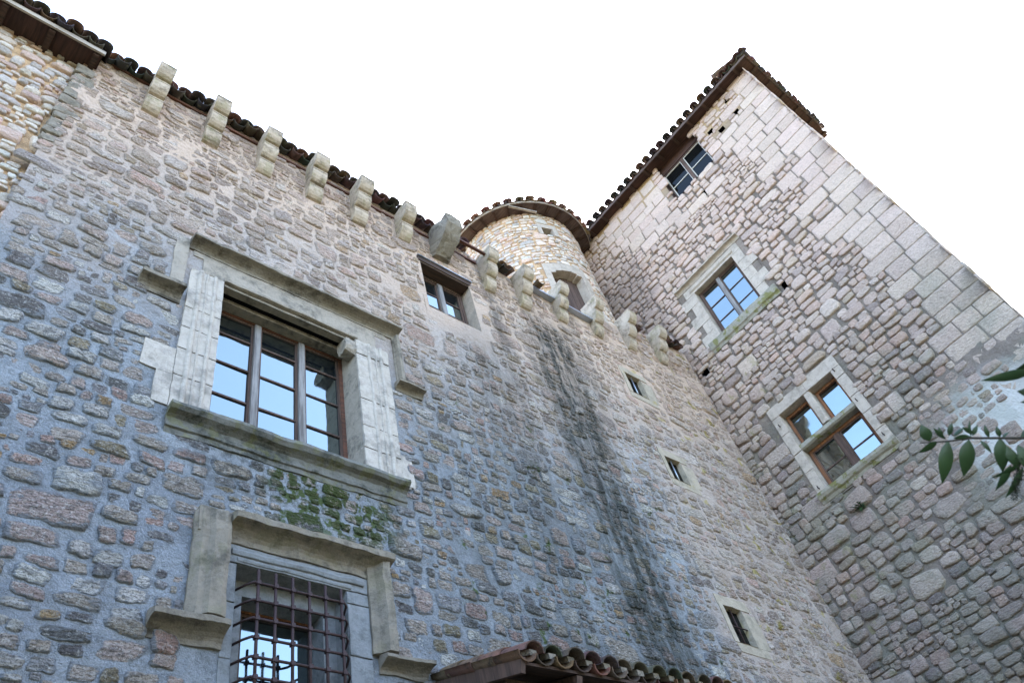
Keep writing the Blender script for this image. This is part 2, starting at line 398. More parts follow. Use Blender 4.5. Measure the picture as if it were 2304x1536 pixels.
def masonry(F, u0, u1, v0, v1, lay, palette, rg, holes=(), gap=.02, p=(5, 12), hgt=(.01, .05), noise_amp=.07, vtop=None,
            NA=18, mort_h=0.0, flip=False, mort_amp=.008, cell=.3, mort_fn=None, under=.012, gapfn=None, sheet=True, tilt=.25, box=1, askew=.16):
    """returns an MB-like tuple of arrays for stones + mortar sheet with the holes cut out"""
    holes = list(holes)
    keep = (lay[:, 0] > u0) & (lay[:, 0] < u1) & (lay[:, 1] > v0) & (lay[:, 1] < v1)
    for (a, b, c, d) in holes: keep &= ~((lay[:, 0] > a) & (lay[:, 0] < b) & (lay[:, 1] > c) & (lay[:, 1] < d))
    if vtop is not None: keep &= lay[:, 1] < np.array([vtop(x) for x in lay[:, 0]]) - .03
    L = lay[keep]; n = len(L); pr = np.random.RandomState(rg.randint(0, 10 ** 6))
    us, vs, ws, hs = L[:, 0], L[:, 1], L[:, 2], L[:, 3]
    K = 14; th = np.linspace(0, 2 * np.pi, NA, endpoint=False)[None, :] + pr.uniform(-.15, .15, (n, 1))
    for sx_, sy_ in ((1, 1), (-1, 1), (-1, -1), (1, -1)):      # one spoke exactly on each corner
        an = np.arctan2(sy_ * hs, sx_ * ws) % (2 * np.pi); dd = np.abs((th - an[:, None] + np.pi) % (2 * np.pi) - np.pi); k_ = dd.argmin(1)
        th[np.arange(n), k_] = np.where(L[:, 4] > 0, an, th[np.arange(n), k_])
    th = np.sort(th, axis=1)
    c, s = np.cos(th), np.sin(th)
    pe = pr.uniform(p[0], p[1], n)[:, None]
    acc = np.zeros((n, NA)); gp = np.full(n, gap) if gapfn is None else np.array([gapfn(a, b) for a, b in zip(us, vs)])
    for i0 in range(0, n, 500):
        i1 = min(n, i0 + 500); sl_ = slice(i0, i1)
        du = us[None, :] - us[sl_, None]; dv = vs[None, :] - vs[sl_, None]
        D = du ** 2 + (dv * 1.5) ** 2; D[np.arange(i1 - i0), np.arange(i0, i1)] = 1e9
        nb = np.argpartition(D, K, axis=1)[:, :K]
        rows = np.arange(i1 - i0)[:, None]
        dx, dy = du[rows, nb], dv[rows, nb]; dist = np.hypot(dx, dy) + 1e-6; nx, ny = dx / dist, dy / dist
        def ext(w_, h_): return .5 / ((np.abs(nx) / w_) ** 4 + (np.abs(ny) / h_) ** 4) ** .25
        ri, rj = ext(ws[sl_, None], hs[sl_, None]), ext(ws[nb], hs[nb])
        d = np.maximum(dist * ri / (ri + rj) - gp[sl_, None], .015)
        cc = nx[:, :, None] * c[sl_][:, None, :] + ny[:, :, None] * s[sl_][:, None, :]
        acc[sl_] += (np.maximum(cc, 0) / d[:, :, None]) ** pe[sl_][:, :, None] .sum(axis=1) if False else ((np.maximum(cc, 0) / d[:, :, None]) ** pe[sl_][:, :, None]).sum(axis=1)
    def con(nx, ny, d):      # extra half-plane per stone
        nonlocal acc
        cc = np.maximum(nx[:, None] * c + ny[:, None] * s, 0)
        acc += np.where(np.isfinite(d)[:, None], (cc / np.maximum(np.where(np.isfinite(d), d, 1), .012)[:, None]) ** (pe + 6), 0)
    one = np.ones(n); z = np.zeros(n)
    con(-one, z, us - u0); con(one, z, u1 - us); con(z, -one, vs - v0); con(z, one, v1 - vs)
    for (a, b, c0, d0) in holes:
        sep = np.stack([a - us, us - b, c0 - vs, vs - d0]); k = sep.argmax(0); d = sep.max(0) - .008
        near = d < .7; d = np.where(near, np.maximum(d, .012), np.inf)
        con(np.where(k == 0, 1., np.where(k == 1, -1., 0)), np.where(k == 2, 1., np.where(k == 3, -1., 0)), d)
    # every stone also stays inside its own slot of the coursing, its four sides a little askew
    bigm = L[:, 4] > 0
    acc = acc * 0.0; pe = np.where(bigm[:, None], 34, pe)
    jt = np.where(bigm, .02, askew); sj = np.where(bigm, .01, .10)
    for nx0, ny0, e0 in ((1, 0, ws), (-1, 0, ws), (0, 1, hs), (0, -1, hs)):
        a_ = pr.uniform(-1, 1, n) * jt; ca, sa = np.cos(a_), np.sin(a_)
        con(nx0 * ca - ny0 * sa, nx0 * sa + ny0 * ca, e0 / 2 * (1 - pr.uniform(0, 1, n) * sj) - np.where(bigm, .0015, gp))
    # a fifth and sixth facet knock off corners
    for q in (0, 1, 2):
        a_ = pr.uniform(0, 6.28, n); nx_, ny_ = np.cos(a_), np.sin(a_)
        sup = np.abs(nx_) * ws / 2 + np.abs(ny_) * hs / 2
        con(nx_, ny_, np.where(bigm, np.inf, sup * pr.uniform(.68, 1.05, n)))
    r = acc ** (-1 / (pe + 6)); r = np.minimum(r, 1.6)
    nz = np.zeros((n, NA))
    for k in (2, 3, 4, 6): nz += np.sin(k * th + pr.uniform(0, 6.28, (n, 1))) * pr.uniform(-1, 1, (n, 1)) * noise_amp / k ** .4
    nz = nz * np.where(bigm, .2, 1)[:, None]; r = r * np.clip(1 + nz, .6, 1.06)
    pe = np.where(bigm[:, None], 40, pe)
    T = [1.0, .95, .84, .62, .32]; HT = [None, .5, .85, 1.0, 1.0]
    H = np.where(bigm, hgt[0] * .9, pr.uniform(hgt[0], hgt[1], n)) * np.clip(np.minimum(ws, hs) / .18, .6, 1.5)
    tx, ty = pr.uniform(-tilt, tilt, (2, n)) * .25 * np.where(bigm, .15, 1)
    V = []; E = []
    for t, q in zip(T, HT):
        uu = us[:, None] + c * r * t; vv = vs[:, None] + s * r * t
        if q is None: hh = np.full((n, NA), mort_h - under)
        else: hh = H[:, None] * q * (1 + pr.uniform(-.22, .22, (n, NA))) + c * r * t * tx[:, None] + s * r * t * ty[:, None]
        V.append(np.stack([uu, vv, hh], -1)); E.append(np.full((n, NA), max(0, (t - .4) / .6)))
    V.append(np.stack([us, vs, H * 1.02], -1)[:, None, :]); E.append(np.zeros((n, 1)))
    V = np.concatenate(V, 1); E = np.concatenate(E, 1); nv = V.shape[1]
    if mort_fn is not None: 
        mo = np.array([mort_fn(a, b) for a, b in zip(us, vs)]); V[:, :NA, 2] = (mo - under)[:, None]
    pal = np.array([q[1] for q in palette]); pw = np.array([q[0] for q in palette]); ci = pr.choice(len(pal), n, p=pw / pw.sum())
    tc = pal[ci] * pr.uniform(.82, 1.18, (n, 1)) * pr.uniform(.98, 1.02, (n, 3))
    big = L[:, 4] > 0
    big = big & ((vs > 12.5) | (us < 1.3))
    if big.any(): tc[big] = np.array([.49, .415, .37]) * pr.uniform(.82, 1.15, (big.sum(), 1)) * pr.uniform(.97, 1.03, (big.sum(), 3))
    tint = np.concatenate([np.repeat(tc[:, None, :], nv, 1), E[:, :, None]], -1).reshape(-1, 4)
    P3 = V.reshape(-1, 3); ln = F is FU
    pts = [F(a, b, h) for a, b, h in P3.tolist()]
    fs = []; j = np.arange(NA); j2 = (j + 1) % NA
    tmpl = []
    for k in range(len(T) - 1):
        for a, b in zip(j, j2): tmpl.append((k * NA + a, k * NA + b, (k + 1) * NA + b, (k + 1) * NA + a))
    k = len(T) - 1; tri = [(k * NA + a, k * NA + b, nv - 1) for a, b in zip(j, j2)]
    if flip: tmpl = [q[::-1] for q in tmpl]; tri = [q[::-1] for q in tri]
    m = MB(); m.v = pts; m.col = tint.tolist()
    qa = (np.array(tmpl)[None] + (np.arange(n) * nv)[:, None, None]).reshape(-1, 4).tolist()
    ta = (np.array(tri)[None] + (np.arange(n) * nv)[:, None, None]).reshape(-1, 3).tolist()
    m.f = qa + ta; m.mi = [0] * len(m.f); m.sm = [True] * len(m.f)
    if sheet:
        def cuts(a, b, ed):
            e = sorted(set([a, b] + [x for x in ed if a < x < b])); o = []
            for x, y in zip(e[:-1], e[1:]):
                k = max(1, int(math.ceil((y - x) / cell))); o += [x + (y - x) * i / k for i in range(k)]
            return o + [b]
        cu = cuts(u0, u1, [q for h_ in holes for q in h_[:2]]); cv = cuts(v0, v1, [q for h_ in holes for q in h_[2:]])
        base = len(m.v); nu = len(cu)
        for y in cv:
            for x in cu:
                hh = (mort_fn(x, y) if mort_fn else mort_h) + noise.noise(Vector((x * 1.7, y * 1.7, 3))) * mort_amp
                m.v.append(F(x, y, hh)); m.col.append((.5, .5, .5, 0))
        for a in range(len(cv) - 1):
            for b in range(nu - 1):
                cx, cy = (cu[b] + cu[b + 1]) / 2, (cv[a] + cv[a + 1]) / 2
                if any(h_[0] < cx < h_[1] and h_[2] < cy < h_[3] for h_ in holes): continue
                if vtop is not None and cy > vtop(cx): continue
                q = (base + a * nu + b, base + a * nu + b + 1, base + (a + 1) * nu + b + 1, base + (a + 1) * nu + b)
                m.f.append(q[::-1] if flip else q); m.mi.append(1); m.sm.append(True)
    return m

def reveal(mb, F, u0, u1, v0, v1, h0, d, mi=0, back=True):
    """inside of an opening, open to the front"""
    c = [F(u, v, h) for h in (h0, -d) for (u, v) in ((u0, v0), (u1, v0), (u1, v1), (u0, v1))]
    b = mb.verts(c)
    for q in ((0, 1, 5, 4), (1, 2, 6, 5), (2, 3, 7, 6), (3, 0, 4, 7)) + (((4, 5, 6, 7),) if back else ()): mb.face([b + i for i in q], mi)

# ------------------------------------------------------------------ roof tiles
TP = [(.20, .10, .07), (.26, .12, .08), (.15, .10, .08), (.30, .17, .11), (.12, .09, .075)]
PALT = [None]; TPC = [(.10, .065, .05), (.13, .075, .055), (.08, .065, .05), (.16, .09, .06), (.07, .055, .045)]
TP_OLD = [(.075, .045, .038), (.10, .055, .04), (.05, .04, .036), (.13, .075, .055), (.055, .05, .042)]
def tile(mb, c, e, s, nrm, r, L, concave, rg, th=.014, k=6, taper=.82, flat=.8):
    col = [x * rg.uniform(.75, 1.2) for x in rg.choice(PALT[0])] + [0]
    c, e, s, nrm = Vector(c), Vector(e), Vector(s), Vector(nrm); sg = -1 if concave else 1
    rings = []
    for (t, rr) in ((0, r), (L, r * taper)):
        for q in (rr, rr - th):
            rings.append([c + s * t + e * (math.cos(math.pi * j / k) * q) + nrm * (sg * (math.sin(math.pi * j / k) * q * flat)) for j in range(k + 1)])
    b = mb.verts([p for g in rings for p in g], col); m = k + 1
    for j in range(k):
        mb.face((b + j, b + j + 1, b + 2 * m + j + 1, b + 2 * m + j), 0, True)
        mb.face((b + m + j, b + 3 * m + j, b + 3 * m + j + 1, b + m + j + 1), 0, True)
        mb.face((b + j, b + m + j, b + m + j + 1, b + j + 1), 0)
        mb.face((b + 2 * m + j, b + 2 * m + j + 1, b + 3 * m + j + 1, b + 3 * m + j), 0)
    for j in (0, k): mb.face((b + j, b + 2 * m + j, b + 3 * m + j, b + m + j), 0)
def tile_roof(mb, o, e, s, ncol, nrow, rg, pitch=.2, L=.42, r=.1, skip=0.0, lift=lambda q: 0, jit=.03):
    e, s = Vector(e).normalized(), Vector(s).normalized(); n = e.cross(s).normalized()
    if n.z < 0: n = -n
    o = Vector(o)
    for i in range(ncol):
        for j in range(nrow):
            if j == 0 and rg.random() < skip: continue
            u = i * pitch; q = o + e * (u + rg.uniform(-.01, .01)) + s * (j * L * .82 + rg.uniform(-jit, jit)) + n * (lift(u) + j * .004)
            tw = e * rg.uniform(-.05, .05)
            tile(mb, q + n * .03, e, (s + tw).normalized(), n, r * .95, L, True, rg)
            q2 = o + e * (u + pitch / 2 + rg.uniform(-.012, .012)) + s * (j * L * .82 + rg.uniform(-jit, jit)) + n * (lift(u) + .05 + j * .004 + rg.uniform(0, .01))
            tile(mb, q2, e, (s + tw).normalized(), n, r, L, False, rg)

# ------------------------------------------------------------------ windows
def casements(F, parent_thing, u0, u1, v0, v1, d, cols, rows, name='window', fw=.06, ft=.07, bar=.028, mull=.09, mats=('oak', 'oak_grey', 'oak'), label=None,
              gap=None, glass='glass', rg=rnd, rowcuts=None, st=.032):
    """wooden window: frame mesh (the part), mullions, glazing bars and panes under it"""
    m = MB(); H0, H1 = -d, -d + ft
    m.fbox(F, u0, u1, v1 - fw, v1, H0, H1); m.fbox(F, u0, u1, v0, v0 + fw, H0, H1)
    m.fbox(F, u0, u0 + fw, v0 + fw, v1 - fw, H0, H1 - .003); m.fbox(F, u1 - fw, u1, v0 + fw, v1 - fw, H0, H1 - .003)
    win = m.build(name, mats[0], parent_thing, label, bevel=.004)
    cu = cols if isinstance(cols, list) else [u0 + fw + (u1 - u0 - 2 * fw) * i / cols for i in range(1, cols)]
    ed = [u0 + fw] + cu + [u1 - fw]
    for c in cu:
        q = MB(); q.fbox(F, c - mull / 2, c + mull / 2, v0 + fw, v1 - fw, H0 + .01, H1 + .02); q.build('mullion', mats[1], win, bevel=.006)
    b = MB(); g = MB()
    for i in range(len(ed) - 1):
        a0 = ed[i] + (mull / 2 if i else 0); a1 = ed[i + 1] - (mull / 2 if i < len(ed) - 2 else 0)
        b.fbox(F, a0, a0 + st, v0 + fw, v1 - fw, H0 + .012, H0 + .05); b.fbox(F, a1 - st, a1, v0 + fw, v1 - fw, H0 + .012, H0 + .05)
        b.fbox(F, a0 + st, a1 - st, v0 + fw, v0 + fw + st, H0 + .012, H0 + .048); b.fbox(F, a0 + st, a1 - st, v1 - fw - st, v1 - fw, H0 + .012, H0 + .048)
        zz = rowcuts or [v0 + fw + st + (v1 - v0 - 2 * fw - 2 * st) * j / rows for j in range(1, rows)]
        for z in zz: b.fbox(F, a0 + st, a1 - st, z - bar / 2, z + bar / 2, H0 + .014, H0 + .044)
        lv = [v0 + fw + st] + list(zz) + [v1 - fw - st]
        for j in range(len(lv) - 1):
            k1, k2 = rg.uniform(-.004, .004), rg.uniform(-.003, .003)
            bb = g.verts([F(a0 + st, lv[j], H0 + .025 + k1), F(a1 - st, lv[j], H0 + .025 - k1), F(a1 - st, lv[j + 1], H0 + .025 - k1 + k2), F(a0 + st, lv[j + 1], H0 + .025 + k1 + k2)])
            g.face((bb, bb + 1, bb + 2, bb + 3))
    b.build('glazing_bars', mats[2], win)
    g.build('pane', glass, win)
    bk = MB(); bb = bk.verts([F(u0, v0, H0 - .02), F(u1, v0, H0 - .02), F(u1, v1, H0 - .02), F(u0, v1, H0 - .02)]); bk.face((bb, bb + 1, bb + 2, bb + 3))
    bk.build('dark_room', 'black', win)
    return win

def hood_prof(z, pr, hh):      # hollow chamfer under a square nose, sloping top
    p = [(z, -.03), (z, .022), (z + hh * .10, .03), (z + hh * .12, .012)]
    for k in range(1, 6): t = math.pi / 2 * k / 5; p.append((z + hh * (.12 + .42 * math.sin(t)), .012 + (pr * .88 - .012) * (1 - math.cos(t))))
    return p + [(z + hh * .56, pr), (z + hh * .76, pr * 1.02), (z + hh * .82, pr * .9), (z + hh, pr * .3), (z + hh * 1.04, -.03)]

# ================================================================== the setting
g = MB(); b = g.verts([(-150, -150, -1.6), (150, -150, -1.6), (150, 150, -1.6), (-150, 150, -1.6)]); g.face((b, b + 1, b + 2, b + 3))
go = g.build('ground', 'ground'); go['kind'] = 'structure'

# ================================================================== main wing
wing = empty('castle_wing', (7, WY, -1.6), 'long grey rubble castle wing with corbels, big three light window and barred window', 'building')
tp = [(-.5, 13.3), (0, 13.36), (1.5, 13.5), (4.2, 13.62), (9.8, 13.62), (10.8, 13.75), (13, 14.5), (14.8, 14.75)]
def wtop(u):
    for (a, za), (b_, zb) in zip(tp[:-1], tp[1:]):
        if u <= b_: return za + (zb - za) * max(0, (u - a)) / (b_ - a)
    return tp[-1][1]
WA = (2.31, 4.27, 6.42, 9.03)      # opening rectangles (u0,u1,v0,v1)
WB = (2.73, 3.90, 3.30, 4.78)
WC = (5.88, 7.03, 10.93, 12.33)
SL = [(11.27, 11.77, 11.47, 12.12), (11.29, 11.77, 9.06, 9.66), (10.94, 11.42, 5.58, 6.25)]
# area taken by dressed stone round each opening: masonry stones stay out of it
dress = [(1.84, 4.82, 6.15, 9.32), (1.6, 1.84, 8.2, 9.62), (1.84, 5.04, 9.32, 9.64), (4.82, 5.04, 8.25, 9.32), (1.28, 1.6, 8.2, 8.5), (5.04, 5.33, 8.25, 8.45), (1.5, 1.84, 6.98, 7.4), (1.68, 1.84, 6.5, 6.98),
         (2.28, 4.42, 3.2, 5.3), (1.98, 2.28, 3.88, 4.18), (4.42, 4.8, 3.9, 4.15),
         (5.80, 7.16, 10.50, 12.48)] + [(a - .13, b_ + .38, c - .18, d_ + .21) for a, b_, c, d_ in SL]
rg = random.Random(11)
lay = layout(-.4, 14.85, -1.6, 14.9, rg, band=(.25, .42), chunk=(.3, .8), big=.14, thin=.22, minw=.11)
PAL_W = [(5, (.46, .375, .31)), (3, (.52, .39, .33)), (1.6, (.19, .17, .16)), (3, (.62, .56, .50)), (1, (.34, .27, .17)), (.3, (.44, .28, .14)), (1.6, (.34, .31, .30)), (.8, (.52, .34, .28))]
m = masonry(FW, -.2, 14.85, -1.6, 14.9, lay, PAL_W, rg, holes=dress, gap=.010, p=(1, 9), hgt=(.0, .034), noise_amp=.17, vtop=wtop, NA=20, mort_amp=.018, cell=.2)
# the sheet leaves the whole dressed zones open: fill what lies outside the true openings with slabs of render
def slabs(mb, F, zone, opens, h=.0, mi=2):
    cu = sorted(set([zone[0], zone[1]] + [q for o in opens for q in o[:2] if zone[0] < q < zone[1]]))
    cv = sorted(set([zone[2], zone[3]] + [q for o in opens for q in o[2:] if zone[2] < q < zone[3]]))
    for a in range(len(cu) - 1):
        for c in range(len(cv) - 1):
            x, y = (cu[a] + cu[a + 1]) / 2, (cv[c] + cv[c + 1]) / 2
            if any(o[0] < x < o[1] and o[2] < y < o[3] for o in opens): continue
            b = mb.verts([F(cu[a], cv[c], h), F(cu[a + 1], cv[c], h), F(cu[a + 1], cv[c + 1], h), F(cu[a], cv[c + 1], h)]); mb.face((b, b + 1, b + 2, b + 3), mi)
for zn in dress: slabs(m, FW, zn, [WA, WB, WC] + SL, 0, 2 if zn[0] > 5.5 and zn[0] < 5.8 else 1)
# body of the wing behind the face
m.box(-.2, 14.8, 6.58, 11, -1.6, 13.2, 1)
wall = m.build('wall', ['wing_stone', 'wing_mortar', 'render'], wing, fix=False)

# corbels -------------------------------------------------------------
def corbel_mesh(x, z, n=3, wd=.26, pk=.15, hk=.345, amp=.012, seed=0):
    mb = MB(); prof = [(0, -.06)]
    for k in range(n):
        p0, p1, z0 = k * pk, (k + 1) * pk, k * hk
        if k: prof.append((z0, p0 - .0))
        for a in range(0, 6):
            t = math.pi / 2 * a / 5
            prof.append((z0 + .012 + (hk * .78) * (1 - math.cos(t)) , p0 + (p1 - p0 + .012) * math.sin(t)))
        prof += [(z0 + hk * .80, p1 - .012), (z0 + hk * .84, p1 - .012), (z0 + hk * .84, p1 + .016), (z0 + hk - .02, p1 + .016), (z0 + hk - .008, p1 - .02)]
    prof.append((n * hk, n * pk)); prof.append((n * hk, -.06))
    mb.prism(lambda u, v, h: FW(x + u, z + v, h), prof, -wd / 2, wd / 2, 5)
    return mb
cs = [(.85, 12.47, 3), (1.81, 12.47, 3), (2.73, 12.42, 3), (3.66, 12.45, 3), (4.56, 12.44, 3), (5.53, 12.62, 2), (7.58, 12.52, 3), (8.53, 12.58, 3), (9.69, 12.86, 3), (10.87, 13.06, 3), (12.06, 13.28, 3), (13.27, 13.45, 3)]
for i, (x, z, n_) in enumerate(cs):
    mb = corbel_mesh(x, z + rnd.uniform(-.02, .02), n_, wd=.245 + .035 * rnd.random(), pk=(.15 if n_ == 3 else .21) * rnd.uniform(.93, 1.06), hk=(.345 if n_ == 3 else .42) * rnd.uniform(.97, 1.03))
    o = mb.build('corbel', 'corbel', wing, rough=.007, cell=.06, rs=5)
mb = MB(); mb.prism(FW, [(12.72, -.05), (12.72, .1), (12.95, .42), (13.2, .62), (13.45, .66), (13.5, .5), (13.5, -.05)], 6.22, 6.58, 4)
mb.build('corbel', 'dressed_dark', wing, 'eroded square corbel block without lobes', rough=.035, cell=.09, rs=4)

# eave tiles of the wing
PALT[0] = TP_OLD
rg = random.Random(5); mb = MB(); sl_up = (0, 1, .35)
def wl(u): return 0
for (a, b_) in ((.05, 7.35), (7.75, 8.45), (12.2, 12.85), (13.5, 14.75)):
    n_ = int((b_ - a) / .215)
    for i in range(n_):
        x = a + i * .215; z = wtop(x) - .02
        tile_roof(mb, (x, WY - .17 - .03 * rg.random(), z), (1, 0, 0), sl_up, 1, 3, rg, pitch=.215, L=.44, r=.115, jit=.05)
# stray tile lying between two corbels
tile(mb, (9.05, 5.7, 13.62), (1, 0, 0), (.15, 1, .2), (0, -.2, 1), .11, .42, True, rg)
b = mb.verts([(-.1, WY + .9, 14.02), (14.8, WY + .9, 14.1), (14.8, 11, 15.5), (-.1, 11, 15.5)], (.2, .12, .09, 0)); mb.face((b, b + 1, b + 2, b + 3))
mb.box(-.1, 9.3, WY + .02, WY + .9, 13.3, 13.45)
mb.build('roof', 'tile', wing, fix=False)
mb = MB(); mb.box(-.1, 7.4, WY - .04, WY + .3, 13.36, 13.42); mb.beam((6.75, 5.72, 13.42), (7.45, 5.72, 13.42), .06, .05); mb.build('eave_board', 'oak_red', wing)
mb = MB(); mb.box(8.75, 11.0, WY - .14, WY + .2, 13.5, 13.55); mb.build('gutter', 'zinc', wing)

# ---- big three light window
win = casements(FW, wing, 2.31, 4.27, 6.36, 8.98, .42, [2.97, 3.62], 4, fw=.055, mats=('oak_red', 'oak_grey', 'oak'), label='large window of three casements in a moulded stone surround',
                rowcuts=[7.0, 7.42, 7.98, 8.55] and [7.39, 7.97, 8.53])
mb = MB(); reveal(mb, FW, WA[0], WA[1], WA[2] - .15, WA[3], .004, .45, 0, back=False); mb.build('reveal', 'dressed', win, fix=False)
mb = MB()   # blind slot and beam of the head
mb.fbox(FW, 2.315, 4.265, 8.94, 9.027, -.34, -.20, 0); mb.fbox(FW, 2.315, 4.265, 8.985, 9.027, -.12, -.012, 0)
mb.build('lintel_beam', 'dressed_dark', win, rough=.006, cell=.2)
mb = MB(); mb.fbox(FW, 2.32, 4.26, 9.01, 9.028, -.20, -.12); mb.build('blind_slot', 'black', win)
mb = MB()
def blocks(mb, F, u0, u1, v0, v1, h0, h1, hs=(.3, .5), rg=rnd, wj=0, mi=0):
    v = v0
    while v < v1 - .02:
        q = min(v1, v + rg.uniform(*hs)); q = v1 if v1 - q < .12 else q
        mb.fbox(F, u0 - rg.uniform(0, wj), u1 + rg.uniform(0, wj), v + .007, q - .007, h0, h1 + rg.uniform(-.006, .006), mi); v = q
# jamb mouldings: stacked blocks with two vertical rolls
for (a, b_, sg) in ((1.86, 2.305, 1), (4.275, 4.81, -1)):
    mb = MB(); blocks(mb, FW, a, b_, 6.48, 9.03, -.05, .028, (.35, .6), wj=.0)
    for k_, r_ in ((.13, .035), (.22, .02), (.33, .03)):
        x = a + k_ if sg > 0 else b_ - k_
        mb.prism(FW, [(x + r_ * math.cos(t), .015 + r_ * 1.3 * math.sin(t)) for t in [math.pi * j / 6 for j in range(7)]], 6.5, 9.02, 10, 'v', jit=.006)
    for (p_, q_, c, d_) in (((1.5, 1.855, 6.98, 7.4), (1.68, 1.855, 6.5, 6.975)) if sg > 0 else ((4.815, 4.98, 6.5, 7.0),)): mb.fbox(FW, p_, q_, c, d_, -.05, .02)
    mb.build('jamb', 'dressed_white', win, rough=.010, cell=.09, rs=6)
mb = MB(); mb.fbox(FW, 2.0, 4.62, 9.035, 9.33, -.05, .02); mb.fbox(FW, 1.86, 4.82, 9.335, 9.45, -.05, .012)
mb.prism(FW, [(9.04, -.01), (9.04, .04), (9.07, .05), (9.1, .03)], 2.3, 4.3, 8, jit=.008)
mb.build('lintel', 'dressed', win, rough=.010, cell=.1, bevel=.006)
mb = MB()
mb.prism(FW, hood_prof(9.44, .19, .2), 1.79, 5.03, 26, jit=.012)
mb.prism(FW, [(4.93, -.03), (4.93, .02), (4.95, .03), (4.965, .10), (5.01, .11), (5.04, .03), (5.04, -.03)], 8.42, 9.48, 12, 'v', jit=.010)
mb.prism(FW, hood_prof(8.27, .15, .15), 4.88, 5.34, 6, jit=.014)
mb.prism(FW, hood_prof(8.22, .18, .27), 1.28, 1.80, 6, jit=.012)
mb.build('hood_mould', 'dressed_dark', win, rough=.010, cell=.06, rs=5)
mb = MB(); mb.prism(FW, [(1.62, -.03), (1.62, .015), (1.70, .03), (1.79, .03), (1.80, -.03)], 8.50, 9.62, 8, 'v', jit=.01); mb.build('label_drop', 'dressed', win, rough=.01, cell=.08)
mb = MB()   # sill: roll and two fillets, eroded
mb.prism(FW, [(6.13, -.1), (6.13, .015), (6.19, .022), (6.20, .045), (6.24, .05), (6.25, .03), (6.33, .035), (6.36, .07), (6.38, .13), (6.42, .165), (6.47, .155), (6.49, .08), (6.5, -.45)], 1.86, 4.81, 24, jit=.018)
mb.build('sill', 'sill_moss', win, rough=.012, cell=.08)
mb = MB(); mb.prism(FW, [(8.76, -.2), (8.72, .0), (8.8, .05), (8.98, .04), (9.0, -.2)], 4.10, 4.28, 3, jit=.02)
mb.build('bracket', 'dressed', win, 'broken stone bracket in the head corner', rough=.03, cell=.07)

# ---- barred window
win = casements(FW, wing, 2.93, 3.83, 3.45, 4.66, .50, 1, 1, fw=.06, mats=('oak_orange', 'oak_orange', 'oak'), label='small casement window behind an iron grille under a stone label mould')
mb = MB(); reveal(mb, FW, WB[0], WB[1], WB[2], WB[3], .004, .22, 0, back=False)
slabs(mb, FW, (WB[0], WB[1], WB[2], WB[3]), [(2.90, 3.76, 3.6, 4.62)], -.22, 0)
reveal(mb, FW, 2.90, 3.76, 3.6, 4.62, -.22, .56, 0, back=True)
mb.build('reveal', 'dressed_grey', win, fix=False)
mb = MB(); blocks(mb, FW, 2.62, 2.725, 3.3, 4.78, -.05, .015, (.5, .7)); blocks(mb, FW, 3.905, 4.15, 3.3, 4.78, -.05, .02, (.35, .6))
mb.fbox(FW, 2.62, 4.15, 4.785, 4.97, -.05, .02)
mb.prism(FW, [(4.86, 0), (4.86, .04), (4.9, .055), (4.93, .03), (4.93, 0)], 2.66, 4.1, 10, jit=.006)
mb.prism(FW, [(4.80, 0), (4.80, .03), (4.83, .04), (4.85, .02), (4.85, 0)], 2.72, 3.95, 8, jit=.005)
mb.build('jamb', 'dressed_grey', win, rough=.009, cell=.1, bevel=.008)
mb = MB()
mb.prism(FW, [(2.28, -.03), (2.28, .04), (2.34, .10), (2.40, .10), (2.44, .14), (2.55, .15), (2.60, .13), (2.61, -.03)], 4.12, 5.24, 12, 'v', jit=.012)
mb.prism(FW, [(4.15, -.03), (4.15, .04), (4.22, .07), (4.28, .15), (4.36, .17), (4.41, .08), (4.42, -.03)], 4.12, 5.2, 12, 'v', jit=.012)
for a in (0,): mb.prism(FW, [(p_[0], p_[1]) for p_ in hood_prof(4.99, .21, .31)], 2.61, 4.41, 18, jit=.016)
mb.fbox(FW, 2.30, 2.606, 5.0, 5.28, -.05, .09)
mb.build('hood_mould', 'label', win, rough=.012, cell=.07)
for q in ((hood_prof(3.88, .18, .24), 1.98, 2.63), (hood_prof(3.94, .17, .18), 4.22, 4.79)): mb = MB(); mb.prism(FW, *q, 8, jit=.016); mb.build('label_stop', 'dressed_dark', win, rough=.014, cell=.06)
mb = MB()   # iron grille: six uprights, six crossbars bent back into the wall
for k in range(6): x = 2.88 + .173 * k; mb.tube([(x, WY - .15, 3.32), (x, WY - .15, 4.66)], .015, 6)
for k in range(7):
    z = 4.52 - .182 * k
    mb.tube([(2.74, WY + .03, z - .0), (2.79, WY - .08, z), (2.84, WY - .15, z), (3.78, WY - .15, z), (3.83, WY - .1, z), (3.88, WY + .03, z)], .013, 6)
    for q in range(6): x = 2.88 + .173 * q; mb.box(x - .02, x + .02, WY - .172, WY - .128, z - .02, z + .02)
mb.build('grille', 'iron', win)

# ---- two light window under the eaves
win = casements(FW, wing, 5.93, 7.0, 10.95, 12.3, .30, 2, 3, fw=.06, mats=('oak', 'oak_grey', 'oak'), label='two light wooden window close under the eaves', mull=.11)
mb = MB(); reveal(mb, FW, WC[0], WC[1], WC[2], WC[3], .003, .33, 0, back=False); mb.build('reveal', 'render', win, fix=False)
mb = MB(); mb.fbox(FW, 5.82, 7.1, 12.335, 12.45, -.33, .02); mb.fbox(FW, 5.885, 7.025, 12.30, 12.328, -.22, -.004); mb.build('lintel', 'oak_dark', win, bevel=.006)
mb = MB(); mb.fbox(FW, 5.82, 7.1, 12.455, 12.47, -.05, .05); mb.build('flashing', 'zinc', win)

